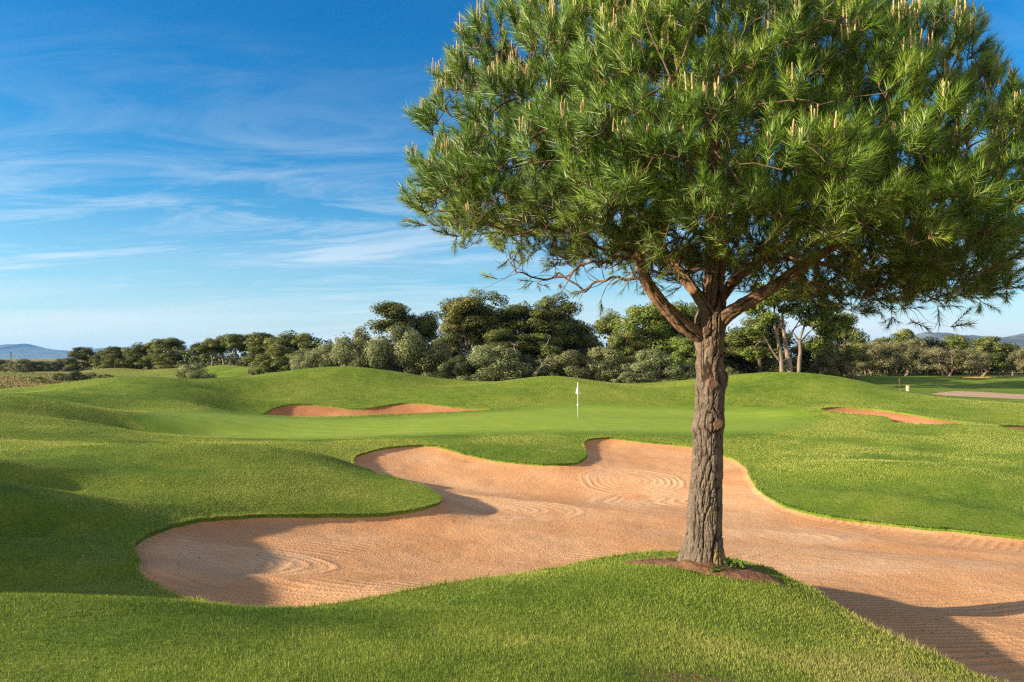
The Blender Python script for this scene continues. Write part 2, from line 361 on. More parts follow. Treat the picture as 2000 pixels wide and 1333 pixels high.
def mat_sand(name='sand', a=(0.54,0.265,0.116), b=(0.61,0.345,0.178), rake=1.0):
    M = Mat(name); co = M.coord('Object')
    # raking: long shallow passes along the bunker, crossed here and there by ovals
    sp = M.n('ShaderNodeSeparateXYZ'); M.l(co, sp.inputs[0])
    lowf = M.noise(M.mapping(co, (.10, .16, 1)), 1.0, 1.0, .4); lowg = M.noise(M.mapping(co, (.07, .11, 1), loc=(5, 3, 0)), 1.0, 1.0, .4)
    u = M.math('ADD', sp.outputs[1], M.math('ADD', M.math('MULTIPLY', lowf, 5.0), M.math('MULTIPLY', sp.outputs[0], .12)))
    u2 = M.math('ADD', M.math('MULTIPLY', sp.outputs[1], .8), M.math('ADD', M.math('MULTIPLY', lowg, 5.0), M.math('MULTIPLY', sp.outputs[0], -.22)))
    def furrow(x, pitch): return M.math('POWER', M.math('MULTIPLY_ADD', M.math('SINE', M.math('MULTIPLY', x, 6.2832/pitch)), .5, .5), 1.6)
    pick = M.ramp(M.noise(co, .16, 2, .5), [(.49, 0.0), (.52, 1.0)])
    fur = M.math('MULTIPLY', M.mix(pick, furrow(u, .15), furrow(u2, .13)), M.ramp(M.noise(M.mapping(co, (.5, 1.5, 1)), 1.3, 4, .7), [(.30, .15), (.58, 1.0)]))
    pale = None
    for k, (cx, cy, sx, sy, rad) in enumerate(((-2.75,11.5,1.0,1.75,1.9), (-4.6,10.9,1.0,1.5,1.9), (1.5,21.2,.62,1.0,2.6), (3.4,17.6,.9,1.3,2.0), (4.2,24.0,1.0,1.0,2.0), (0.3,15.6,.6,1.6,1.5), (-3.4,24.0,.7,.9,1.7), (6.0,12.4,.6,1.4,2.1))):
        ln = M.n('ShaderNodeVectorMath', operation='LENGTH'); M.l(M.mapping(co, (sx, sy, 0), (0, 0, R(8*(k % 3-1))), (-cx*sx, -cy*sy, 0)), ln.inputs[0])
        r_ = M.math('ADD', ln.outputs['Value'], M.math('MULTIPLY_ADD', M.noise(co, .6, 2), .55, -.27))
        mask = M.ramp(M.math('DIVIDE', r_, rad), [(.90, 1.0), (.98, 0.0)])
        rim = M.ramp(M.math('DIVIDE', r_, rad), [(.84, 0.0), (.92, 1.0), (1.0, 0.0)])
        w = furrow(r_, .25); w = M.math('MAXIMUM', M.math('MULTIPLY', w, M.ramp(M.noise(co, .9, 2), [(.4, .35), (.6, 1.3)])), M.math('MULTIPLY', rim, 2.0))
        fur = M.mix(mask, fur, w)
        pale = mask if pale is None else M.math('MAXIMUM', pale, mask)
    fur = M.math('MULTIPLY', fur, M.math('MAXIMUM', M.math('MULTIPLY', pale, .38), M.ramp(M.noise(co, .30, 3, .6), [(.36, 0.1), (.60, 1.0)])))
    grit = M.noise(co, 34, 3, .75); grit2 = M.noise(co, 11, 3, .7)
    vor = M.n('ShaderNodeTexVoronoi'); M.l(co, vor.inputs['Vector']); vor.inputs['Scale'].default_value = 15
    clod = M.ramp(vor.outputs['Distance'], [(.10, 1.0), (.30, 0.0)])
    h = M.math('ADD', M.math('MULTIPLY', fur, .62*rake), M.math('ADD', M.math('MULTIPLY', grit, .5), M.math('ADD', M.math('MULTIPLY', grit2, .7), M.math('MULTIPLY', clod, .45))))
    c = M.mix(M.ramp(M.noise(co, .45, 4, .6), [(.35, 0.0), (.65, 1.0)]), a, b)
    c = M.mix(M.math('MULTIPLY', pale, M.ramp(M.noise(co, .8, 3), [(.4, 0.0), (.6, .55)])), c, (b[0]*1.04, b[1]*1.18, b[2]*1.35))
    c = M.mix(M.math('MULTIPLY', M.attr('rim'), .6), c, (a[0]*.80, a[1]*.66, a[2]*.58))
    c = M.mix(M.ramp(M.noise(co, 46, 2, .6), [(.33, .38), (.46, 0.0)]), c, tuple(v*.5 for v in a))
    return M.done(M.principled(c, .92, M.bump(h, .62, .045), spec=.1))
def mat_plain(name, c1, c2, scale=3.0, rough=.85, bump=.3, dist=.02, spec=.2):
    M = Mat(name); co = M.coord('Object')
    c = M.mix(M.ramp(M.noise(co, scale, 5, .65), [(.35, 0.0), (.65, 1.0)]), c1, c2)
    return M.done(M.principled(c, rough, M.bump(M.noise(co, scale*4, 4, .7), bump, dist), spec=spec))
THATCH_SHADE = .55
M_TURF = mat_turf(); M_GREEN = mat_green()
M_SAND = mat_sand(); M_SAND2 = mat_sand('sand_red', (0.34,0.14,0.06), (0.42,0.20,0.095), .5)
M_PATH = mat_plain('path_dirt', (0.33,0.21,0.13), (0.43,0.30,0.19), 1.2)
M_SOIL = mat_plain('soil', (0.105,0.047,0.025), (0.22,0.115,0.062), 5, bump=.9, dist=.05)

# ---------------------------------------------------------------- terrain: objects
def dryness(x, y):
    def blob(cx, cy, rx, ry): return np.clip(1.6-1.6*(((x-cx)/rx)**2+((y-cy)/ry)**2), 0, 1)
    d = np.maximum.reduce([blob(-56, 76, 14, 14), blob(-45, 74, 16, 12), blob(-33, 70, 10, 8), blob(-41, 52, 9, 6), blob(-75, 78, 22, 18)])
    far = np.clip((np.hypot(x, y)-105)/40, 0, 1)*.75
    return np.maximum(d, far)
sel = np.where((FACE < 0))[0]
# turf also carries the triangles of the cap
u, q = sub_mesh(sel)
back = {int(v): i for i, v in enumerate(u)} if False else None
remap = np.full(len(GX), -1, dtype=np.int64); remap[u] = np.arange(len(u))
cap = len(GX)-1
vx = np.r_[GX[u], GX[cap]]; vy = np.r_[GY[u], GY[cap]]; vz = np.r_[GZ[u], GZ[cap]]
tri = GT.copy(); tri = np.where(tri == cap, len(u), remap[np.clip(tri, 0, cap)])
# turned-down turf edge round every bunker
EDGES = []
sk_v = []; sk_f = []; nbase = len(vx)
for k in range(NB):
    fq = GQ[FACE == k]
    e = np.concatenate([fq[:, [0, 1]], fq[:, [1, 2]], fq[:, [2, 3]], fq[:, [3, 0]]])
    key = np.sort(e, 1); _, ix, cnt = np.unique(key, axis=0, return_index=True, return_counts=True)
    be = e[ix[cnt == 1]]; EDGES.append(be)
    ev = np.unique(be)
    dn = np.c_[GX[ev], GY[ev], GZ[ev]-0.32]; mp = dict(zip(ev.tolist(), range(nbase, nbase+len(ev)))); nbase += len(ev)
    sk_v.append(dn)
    sk_f += [(remap[a], remap[b], mp[b], mp[a]) for a, b in be.tolist()]
V = np.vstack([np.c_[vx, vy, vz]]+sk_v)
ground = mesh_np('ground', V, [q, np.array(sk_f), tri], M_TURF, attrs={'dry': dryness(V[:, 0], V[:, 1]),
    'bare': np.maximum(np.clip(1.3-np.hypot((V[:, 0]-1.08)/.42, (V[:, 1]-3.95)/.5), 0, 1), 0)})
tag(ground, kind='structure')
for k in range(NB):
    sel = np.where(FACE == k)[0]; u, q = sub_mesh(sel)
    x, y = GX[u], GY[u]; d, _, _ = sdist(BUNKERS[k][0], x, y, 1.0); d = np.clip(d, 0, None)
    z = sand_z(k, x, y, d)
    z += (0.010*fbm(x*3.2, y*3.2, 3, 60)+.02*fbm(x*.8, y*.8, 2, 61))*np.clip(d/.4, 0, 1)
    # the rim of the sand runs in under the turf
    be = EDGES[k]; loc = np.full(len(GX), -1); loc[u] = np.arange(len(u))
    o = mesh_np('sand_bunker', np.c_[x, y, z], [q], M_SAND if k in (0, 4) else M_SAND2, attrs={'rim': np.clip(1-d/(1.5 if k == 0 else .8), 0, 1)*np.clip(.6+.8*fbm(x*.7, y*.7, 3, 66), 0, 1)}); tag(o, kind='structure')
for k, nm, mt in ((NB, 'putting_green', M_GREEN), (NB+1, 'path', M_PATH), (NB+2, 'soil_bed', M_SOIL)):
    u, q = sub_mesh(np.where(FACE == k)[0]); x, y = GX[u], GY[u]; z = GZ[u].copy()
    if nm == 'soil_bed':
        d, _, _ = sdist(SOIL, x, y, 1.0); z += .035*np.clip(d/.12, 0, 1)+.03*fbm(x*9, y*9, 3, 70)*np.clip(d/.1, 0, 1)+.05*np.clip(1-np.hypot(x-2.25, y-8)/.55, 0, 1)
    o = mesh_np(nm, np.c_[x, y, z], [q], mt, attrs={'edge': np.clip(sdist(GREEN, x, y, .5)[0]/2.6, 0, 1)} if nm == 'putting_green' else None); tag(o, kind='structure')

# ---------------------------------------------------------------- grass blades (real blades near the camera, tufts farther away)
def grass_mat():
    def col(M):
        rnd = M.attr('rnd'); 
        c = M.ramp(rnd, [(0.0, (0.065,0.125,0.014)), (.28, (0.170,0.250,0.034)), (.55, (0.31,0.365,0.060)), (.78, (0.46,0.45,0.105)), (1.0, (0.50,0.40,0.17))])
        return c
    M = Mat('grass_blade'); c = col(M)
    g = M.n('ShaderNodeNewGeometry'); mx = M.n('ShaderNodeMix', data_type='VECTOR'); mx.inputs[0].default_value = .60
    M.l(g.outputs['Normal'], mx.inputs[4]); M.l(M.attr('gn', 'Vector'), mx.inputs[5])
    p = M.principled(c, .5, mx.outputs[1], spec=.2)
    t = M.n('ShaderNodeBsdfTranslucent'); M.l(M.mix(1.0, c, (1.0, 1.0, .55), 'MULTIPLY'), t.inputs['Color'])
    ms = M.n('ShaderNodeMixShader'); ms.inputs[0].default_value = .22; M.l(p, ms.inputs[1]); M.l(t.outputs[0], ms.inputs[2])
    return M.done(ms.outputs[0])
M_BLADE = grass_mat()
def in_any(x, y, grow=0.0):
    m = np.zeros(len(x), bool)
    for poly in regions:
        d, _, _ = sdist(poly, x, y, .5); m |= d > -grow
    return m
def scatter_polar(r0, r1, dens0, dens1, half=R(42)):
    area = half*(r1*r1-r0*r0); n = int(area*max(dens0, dens1))
    r = np.sqrt(rng.uniform(r0*r0, r1*r1, n)); a = rng.uniform(-half, half, n)
    keep = rng.uniform(0, 1, n) < (dens0+(dens1-dens0)*(r-r0)/(r1-r0))/max(dens0, dens1)
    return r[keep]*np.sin(a[keep]), r[keep]*np.cos(a[keep])
def blades(x, y, h, w, lean=.5, z=None, rnd=None):
    n = len(x); z = turf_z(x, y) if z is None else z
    th = rng.uniform(0, 2*np.pi, n); ld = rng.uniform(0, 2*np.pi, n)
    h = h*rng.uniform(.55, 1.25, n); w = w*rng.uniform(.7, 1.3, n); L = lean*rng.uniform(.1, 1.3, n)*h
    dx, dy = np.cos(th)*w/2, np.sin(th)*w/2
    b0 = np.c_[x-dx, y-dy, z-.006]; b1 = np.c_[x+dx, y+dy, z-.006]
    tip = np.c_[x+np.cos(ld)*L, y+np.sin(ld)*L, z+h]
    V = np.stack([b0, b1, tip], 1).reshape(-1, 3)
    T = np.arange(3*n).reshape(-1, 3)
    if rnd is None:
        dryp = .26*np.exp(-((x-.9)/.9)**2-((y-4.9)/.8)**2)+.16*np.exp(-((x+1.8)/1.0)**2-((y-4.6)/.7)**2)+.2*np.exp(-((x-3.3)/.8)**2-((y-5.6)/.7)**2)-.16*np.exp(-((x-2.2)/.7)**2-((y-6.2)/.8)**2)
        rnd = np.clip(dryp+np.clip(.47+.80*fbm(x*.36, y*.36, 5, 80), .04, .88-.22*np.clip((np.hypot(x, y)-10)/12, 0, 1))+.16*fbm(x*4, y*4, 2, 81)*np.clip(1.3-np.hypot(x, y)/16, .12, 1)+rng.normal(0, 1, n)*np.clip(.15-.004*np.hypot(x, y), .05, .15)-.0*x, 0, 1)
    e = .05+.01*np.hypot(x, y); gx = (turf_z(x+e, y)-turf_z(x-e, y))/(2*e); gy = (turf_z(x, y+e)-turf_z(x, y-e))/(2*e)
    gn = np.c_[-gx, -gy, np.ones(n)]+rng.normal(0, .13, (n, 3)); gn /= np.linalg.norm(gn, axis=1)[:, None]
    return V, T, np.repeat(rnd, 3), np.repeat(gn, 3, 0)
GS = 1.0
sets = []
def collar():                     # the cut gets longer little by little round the putting green
    x, y = scatter_polar(28, 50, 420*GS, 260*GS); d, _, _ = sdist(GREEN, x, y, .5)
    k = (d > 0) & (d < 2.2*rng.uniform(0, 1, len(d))**1.6+.3*fbm(x*.6, y*.6, 2, 33)); x, y = x[k], y[k]
    sets.append(blades(x, y, .022, .02))
def add_scatter(r0, r1, d0, d1, h, w, half=R(41)):
    x, y = scatter_polar(r0, r1, d0*GS, d1*GS, half); k = ~in_any(x, y); x, y = x[k], y[k]
    k = dryness(x, y) < rng.uniform(.2, .8, len(x)); x, y = x[k], y[k]
    k = rng.uniform(0, 1, len(x)) > np.clip(1.2-np.hypot((x-1.08)/.4, (y-3.95)/.45), 0, .9); x, y = x[k], y[k]
    sets.append(blades(x, y, h, w))
collar()
add_scatter(3.2, 6.0, 9000, 7000, .024, .0036)
add_scatter(6.0, 11.0, 5200, 2600, .025, .0055)
add_scatter(11.0, 22.0, 1700, 900, .028, .010)
add_scatter(22.0, 58.0, 420, 170, .032, .021)
# longer fringe hanging over the sand at the edges
for k, (poly, n_per, h) in enumerate(((BUNKERS[0][0], 300, .055), (BUNKERS[1][0], 70, .06), (BUNKERS[2][0], 70, .06), (SOIL, 200, .035))):
    seg = np.roll(poly, -1, 0)-poly; ln = np.hypot(*seg.T); n = (ln*n_per).astype(int)+1
    rr = np.hypot(*poly.T)
    i = np.repeat(np.arange(len(poly)), n); t = rng.uniform(0, 1, len(i)); nrm = np.c_[-seg[:, 1], seg[:, 0]]/(ln[:, None]+1e-9)
    off = rng.normal(0, .03, len(i))
    x = poly[i, 0]+seg[i, 0]*t+nrm[i, 0]*off; y = poly[i, 1]+seg[i, 1]*t+nrm[i, 1]*off
    keep = (y > 3) & (np.abs(x) < y*.9); x, y, i = x[keep], y[keep], i[keep]
    dd, _, _ = sdist(poly, x, y, .5); keep = dd < .02; x, y, i = x[keep], y[keep], i[keep]
    sets.append(blades(x, y, h*np.clip(.85+.75*fbm(x*2.2, y*2.2, 3, 55), .35, 1.5), np.clip(.0011*rr[i], .005, .03), .8))
nv = 0; Vs = []; Ts = []; As = []; Gs = []
for v, t, a, g in sets: Vs.append(v); Ts.append(t+nv); As.append(a); Gs.append(g); nv += len(v)
grass = mesh_np('grass', np.vstack(Vs), [np.vstack(Ts)], M_BLADE, attrs={'rnd': np.concatenate(As), 'gn': np.vstack(Gs)}, smooth=False)
tag(grass, 'short mown green grass blades covering the mounds', 'grass', kind='stuff')
print('grass blades', nv//3)

# ---------------------------------------------------------------- sky
W = bpy.data.worlds.new('World'); C.world = W; W.use_nodes = True
def build_sky():
    t = W.node_tree; t.nodes.clear()
    M = Mat.__new__(Mat); M.t = t; M.m = None
    out = M.n('ShaderNodeOutputWorld'); bg = M.n('ShaderNodeBackground')
    sky = M.n('ShaderNodeTexSky', sky_type='NISHITA'); sky.sun_disc = False
    sky.sun_elevation = SUN_EL
    # direction to the sun in the XY plane; Blender measures sun_rotation clockwise from +Y
    sd = -ldir; sky.sun_rotation = math.atan2(sd.x, sd.y)
    sky.altitude = 50; sky.air_density = 1.0; sky.dust_density = .6; sky.ozone_density = 2.2
    d = M.coord('Generated')
    sep = M.n('ShaderNodeSeparateXYZ'); M.l(d, sep.inputs[0])
    tint = M.ramp(sep.outputs['Z'], [(0.0, (.72, .91, 1.0)), (.10, (.30, .80, 1.0)), (.24, (.07, .68, 1.0)), (.45, (.015, .62, 1.05)), (1.0, (.02, .6, 1.05))])
    skyc = M.mix(1.0, sky.outputs[0], tint, 'MULTIPLY')
    el = M.math('MAXIMUM', sep.outputs['Z'], 0.02)
    cb = M.n('ShaderNodeCombineXYZ')
    M.l(M.math('DIVIDE', sep.outputs['X'], M.math('ADD', el, .10)), cb.inputs[0]); M.l(M.math('DIVIDE', sep.outputs['Y'], M.math('ADD', el, .10)), cb.inputs[1])
    v = M.mapping(cb.outputs[0], (.75, 1.9, 1), (0, 0, R(-16)), (1.7, 2.2, 0))
    n1 = M.noise(v, 1.25, 12, .68, 1.1); n2 = M.noise(M.mapping(cb.outputs[0], (.25, .6, 1), (0, 0, R(-10)), (4.0, 1.0, 0)), .8, 3, .5)
    wisps = M.math('MULTIPLY', M.ramp(n1, [(.38, 0.0), (.74, 1.0)]), M.ramp(n2, [(.32, 0.2), (.54, 1.0)]))
    lowmask = M.ramp(sep.outputs['Z'], [(0.0, 1.0), (.20, .95), (.30, .35), (.42, .04)])
    wisps = M.math('MULTIPLY', wisps, lowmask)
    veil = M.math('MULTIPLY', M.ramp(M.noise(M.mapping(cb.outputs[0], (.12, .5, 1)), .9, 5, .6), [(.35, .45), (.62, 1.0)]), M.ramp(sep.outputs['Z'], [(0.0, 1.0), (.05, .85), (.10, .36), (.2, .08), (.4, 0.0)]))
    n3 = M.noise(M.mapping(cb.outputs[0], (.22, .95, 1), (0, 0, R(9)), (7.3, 3.1, 0)), 1.0, 10, .64, 1.4)
    soft = M.math('MULTIPLY', M.ramp(n3, [(.43, 0.0), (.64, 1.0)]), M.ramp(sep.outputs['Z'], [(.0, 1.0), (.14, 1.0), (.22, .45), (.30, .03)]))
    cl = M.math('MAXIMUM', M.math('MAXIMUM', M.math('MULTIPLY', wisps, .66), M.math('MULTIPLY', soft, .62)), veil)
    col = M.mix(cl, skyc, (4.8, 5.25, 5.7))
    bk = M.ramp(M.math('MULTIPLY_ADD', sep.outputs['Y'], -.5, .5), [(.50, 0.0), (.75, 1.0)])  # unseen bright warm cloud behind the camera, added to fill the shadows
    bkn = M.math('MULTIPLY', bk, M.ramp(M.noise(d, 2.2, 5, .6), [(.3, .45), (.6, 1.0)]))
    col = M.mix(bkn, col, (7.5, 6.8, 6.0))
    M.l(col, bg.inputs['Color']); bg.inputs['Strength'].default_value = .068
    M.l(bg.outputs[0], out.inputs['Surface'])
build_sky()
# ---------------------------------------------------------------- sweeps
def frames(P):
    T = np.gradient(P, axis=0); T /= np.linalg.norm(T, axis=1)[:, None]
    n = np.cross(T[0], [0.0, 1.0, 0.05]); n /= np.linalg.norm(n); N = [n]
    for i in range(1, len(P)):
        n = N[-1]-T[i]*np.dot(N[-1], T[i]); N.append(n/np.linalg.norm(n))
    N = np.array(N); return T, N, np.cross(T, N)
def resample(P, Rr, n):
    P = np.asarray(P, float); Rr = np.asarray(Rr, float)
    s = np.r_[0, np.cumsum(np.linalg.norm(np.diff(P, axis=0), axis=1))]; q = np.linspace(0, s[-1], n)
    # smooth Catmull-Rom-like interpolation through a cubic Hermite
    m = np.gradient(P, s, axis=0); i = np.clip(np.searchsorted(s, q, 'right')-1, 0, len(s)-2)
    h = (s[i+1]-s[i])[:, None]; t = ((q-s[i])[:, None])/h
    out = (2*t**3-3*t**2+1)*P[i]+(t**3-2*t**2+t)*h*m[i]+(-2*t**3+3*t**2)*P[i+1]+(t**3-t**2)*h*m[i+1]
    return out, np.interp(q, s, Rr), q
def tube_grid(P, Rr, nseg, disp=None, cap=True):
    T, N, B = frames(P); th = np.linspace(0, 2*np.pi, nseg, endpoint=False)
    rr = Rr[:, None]*np.ones(nseg) if disp is None else Rr[:, None]+disp
    V = P[:, None]+rr[..., None]*(np.cos(th)[None, :, None]*N[:, None]+np.sin(th)[None, :, None]*B[:, None])
    n = len(P); i = np.arange(n-1)[:, None]*nseg; j = np.arange(nseg)[None]; j2 = (j+1) % nseg
    Q = np.stack([i+j, i+j2, i+nseg+j2, i+nseg+j], -1).reshape(-1, 4)
    return V.reshape(-1, 3), Q
def tubes(segs, nseg=5):
    """many thin tapered pieces: arrays A, B (n,3), ra, rb"""
    A, B, ra, rb = segs; D = B-A; L = np.linalg.norm(D, axis=1)[:, None]+1e-9; D = D/L
    h = np.where(np.abs(D[:, 2:3]) < .9, [[0, 0, 1.0]], [[1.0, 0, 0]]); N = np.cross(D, h); N /= np.linalg.norm(N, axis=1)[:, None]; Bn = np.cross(D, N)
    th = np.linspace(0, 2*np.pi, nseg, endpoint=False)
    ring = np.cos(th)[None, :, None]*N[:, None]+np.sin(th)[None, :, None]*Bn[:, None]
    V = np.concatenate([A[:, None]+ring*ra[:, None, None], B[:, None]+ring*rb[:, None, None]], 1)
    n = len(A); j = np.arange(nseg); j2 = (j+1) % nseg
    Q = (np.arange(n)[:, None, None]*2*nseg+np.stack([j, j2, nseg+j2, nseg+j], -1)[None]).reshape(-1, 4)
    return V.reshape(-1, 3), Q

# ---------------------------------------------------------------- the big pine
TY = 8.0
def pp(px, py, Y=TY): return np.array(pt(px, py, Y))
pine = empty('pine_tree', tuple(pp(1374, 1106)))
tag(pine, 'large umbrella pine with furrowed trunk and broad needle crown rising from the foreground mound', 'tree')
PB = np.array(pine.location)

def bark_mat():
    M = Mat('pine_bark'); co = M.coord('Object')
    fur = M.attr('fur'); hgt = M.attr('hgt')
    c1 = M.mix(M.ramp(M.noise(co, 9, 5, .7), [(.35, 0.0), (.65, 1.0)]), (0.088,0.068,0.052), (0.172,0.138,0.106))
    c2 = M.mix(M.ramp(M.noise(co, 7, 5, .7), [(.35, 0.0), (.65, 1.0)]), (0.19,0.095,0.05), (0.29,0.165,0.095))
    c = M.mix(hgt, c1, c2)
    c = M.mix(M.math('MULTIPLY', M.ramp(M.noise(co, 5, 4, .7), [(.52, 0.0), (.62, .8)]), M.attr('lich')), c, (0.22,0.16,0.035))
    c = M.mix(M.ramp(fur, [(.18, 1.0), (.5, 0.0)]), c, (0.028,0.017,0.011))
    c = M.mix(M.ramp(M.noise(co, 38, 4, .75), [(.3, .65), (.5, 0.0)]), c, (0.05,0.032,0.022))
    h = M.math('ADD', M.noise(co, 45, 4, .75), M.noise(M.mapping(co, (1, 1, .3)), 20, 4, .7))
    return M.done(M.principled(c, .9, M.bump(h, .7, .02), spec=.1))
M_BARK = bark_mat()
M_TWIG = mat_plain('twig_bark', (0.08,0.048,0.03), (0.17,0.105,0.065), 6, bump=.2)
M_CUT = mat_plain('cut_wood', (0.085,0.045,0.028), (0.165,0.098,0.06), 12, bump=.5)

def bark(S, th, Rr, amp, seed):
    """furrow field: 0 in the cracks, 1 on the plates"""
    u = th*Rr*1.0; s = S
    wx = .06*fbm(u*5, s*3, 2, seed); 
    a = np.abs(vnoise((u+wx*.7)*25.0, s*3.4, seed+1)); b = np.abs(vnoise((u-wx*.8)*44.0, s*10.5, seed+2))
    c = np.abs(vnoise(u*9.0, s*9.0, seed+3))
    f = np.clip(a*3.2, 0, 1)**.6*(.45+.55*np.clip(b*3.0, 0, 1))*(.7+.3*np.clip(c*4, 0, 1))
    return np.clip(f, 0, 1)
def bark_tube(name, ctrl_pts, n, nseg, amp, seed, hgt, bulges=(), flare=False, lich=False, tip=None):
    P = np.array([pp(a, b, Y) for a, b, w, Y in ctrl_pts])-PB; Rr = np.array([w*Y/F/2 for a, b, w, Y in ctrl_pts])
    P, Rr, S = resample(P, Rr, n)
    th = np.linspace(0, 2*np.pi, nseg, endpoint=False)
    TH, SS = np.meshgrid(th, S); RR = Rr[:, None]*np.ones_like(TH)
    f = bark(SS, TH, RR, amp, seed)
    # close the seam of the noise
    k = np.clip((TH-(2*np.pi-.35))/.35, 0, 1); f = f*(1-k)+f[:, :1]*k
    disp = amp*(f-.75)+.06*RR*fbm(np.cos(TH)*1.3+SS*1.5, np.sin(TH)*1.3+SS*.7, 2, seed+9)
    T, N, B = frames(P)
    if flare:
        disp += .058*np.clip(1-SS/.45, 0, 1)**2*(1+.8*np.cos(TH*5+1.0))+.02*np.clip(1-SS/.8, 0, 1)*np.cos(TH*3)
    V, Q = tube_grid(P, Rr, nseg, disp)
    for (c, r, h) in bulges:               # swellings round old branch wounds
        c = np.array(c)-PB; d = V-c; dist = np.linalg.norm(d, axis=1); ax = P[np.argmin(np.linalg.norm(P-c, axis=1))]
        out = V-ax; out /= np.linalg.norm(out, axis=1)[:, None]
        V = V+out*(h*np.exp(-(dist/r)**2)-.6*h*np.exp(-(dist/(r*.42))**2))[:, None]
    fa = f.ravel(); 
    return mesh_np(name, V, [Q], M_BARK, pine, attrs={'fur': fa, 'hgt': np.full(len(V), hgt) if np.isscalar(hgt) else np.repeat(np.interp(S, hgt[0], hgt[1]), nseg),
        'lich': (np.clip(1-SS.ravel()/1.3, 0, 1)*(np.cos(TH.ravel()-np.pi*1.0) > -.2)) if lich else np.zeros(len(V))})
trunk_pts = [(1373,1116,86.4,8),(1374,1100,79.2,8),(1374,1080,74.7,8),(1375,1050,70.2,8),(1376,1000,65.7,8),(1379,950,62.1,8),(1382,900,59.4,8),(1383,850,56.7,8),(1385,820,56.7,8),(1387,780,54.9,8),(1389,745,54.9,8),(1387,710,53.1,8),(1386,680,52.2,8),(1386,650,55.8,8),(1389,622,59.4,8),(1392,600,48.6,8),(1394,570,41.4,8),(1396,530,37.8,8),(1400,480,34.2,8.0),(1404,430,30.6,8.05),(1402,370,27.0,8.1),(1396,300,22.5,8.15),(1392,220,17.1,8.2),(1400,140,10.8,8.2),(1410,70,5.4,8.2)]
scars = [(1383,748,8,'big'),(1393,826,8,'big'),(1372,648,8,'small')]
bul = []
for a, b, Y, s in scars:
    rad = .178 if b > 700 else .175
    bul.append((pp(a, b, Y-rad), .10 if s == 'big' else .075, .050 if s == 'big' else .02))
bul += [(pp(1357,836,8.0), .07, .04),(pp(1420,742,7.95), .09, .055),(pp(1357,756,7.95), .07, .03),(pp(1418,830,8.0), .07, .022)]
bark_tube('trunk', trunk_pts, 1000, 280, .026, 11, ([0,2.3,3.2,4.0], [0,.08,.5,1.0]), bul, flare=True, lich=True)
limb_l = [(1384,668,23.8,8),(1366,655,30.8,7.95),(1340,640,30.8,7.9),(1310,612,28.0,7.82),(1283,582,25.9,7.75),(1263,550,23.8,7.7),(1252,515,20.3,7.65),(1244,478,18.2,7.6),(1232,430,16.1,7.5),(1205,370,13.3,7.35),(1160,305,10.5,7.2),(1110,250,7.0,7.0),(1060,200,3.5,6.8)]
limb_m = [(1392,640,23.4,7.95),(1384,612,25.0,7.9),(1364,580,22.6,7.95),(1340,548,20.3,8.05),(1312,515,18.7,8.2),(1288,478,17.2,8.4),(1262,430,14.8,8.6),(1225,370,12.5,8.85),(1180,310,9.4,9.1),(1140,260,4.7,9.3)]
limb_r = [(1396,650,24.5,8),(1412,624,28.6,7.9),(1440,602,27.2,7.8),(1475,583,25.2,7.65),(1508,562,23.1,7.5),(1545,535,20.4,7.35),(1600,500,17.7,7.2),(1670,455,15.0,7.0),(1750,400,11.6,6.85),(1830,340,8.2,6.7),(1890,290,4.1,6.6)]
limb_b = [(1396,600,20.8,8.05),(1425,560,20.8,8.3),(1470,520,19.2,8.8),(1530,480,16.8,9.3),(1610,430,13.6,9.8),(1700,380,9.6,10.2),(1780,330,4.8,10.5)]
limb_s = [(1402,440,20,8.0),(1390,400,20,7.6),(1372,350,17,7.0),(1360,300,14,6.4),(1340,230,10,5.9),(1320,150,5,5.5)]
for i, (L, sd) in enumerate(((limb_l, 21), (limb_m, 31), (limb_r, 41), (limb_b, 51), (limb_s, 61))):
    bark_tube('limb', L, 200, 48, .016, sd, ([0,.5,1.5], [.35,.8,1.0]), [(pp(1262,556,7.6), .08, .03)] if i == 0 else [])
for a, b, Y, s in scars:                   # sawn branch stubs: a rough disc set into its swollen collar
    r = .060 if s == 'big' else .046; c = pp(a, b, Y)
    n = 40; th = np.linspace(0, 2*np.pi, n, endpoint=False); vv = []; yo = -.2145 if s == 'big' else -.192
    for fr, dz in ((1.12, .05), (1.0, .012), (.86, .010), (.6, .012), (.3, .012)):
        wob = 1+.09*np.cos(th*2+a)+.05*np.cos(th*5+b)
        vv.append(np.c_[np.cos(th)*r*fr*wob*.92, np.full(n, dz), np.sin(th)*r*fr*wob])
    vv = np.vstack(vv+[[[0, .010, 0]]])+c+np.array([0, yo, 0])-PB
    i = np.arange(4)[:, None]*n; j = np.arange(n)[None]; Q = np.stack([i+j, i+(j+1) % n, i+n+(j+1) % n, i+n+j], -1).reshape(-1, 4)
    T3 = np.stack([4*n+np.arange(n), 4*n+(np.arange(n)+1) % n, np.full(n, 5*n)], -1)
    mesh_np('branch_scar', vv, [Q, T3], M_CUT, pine)

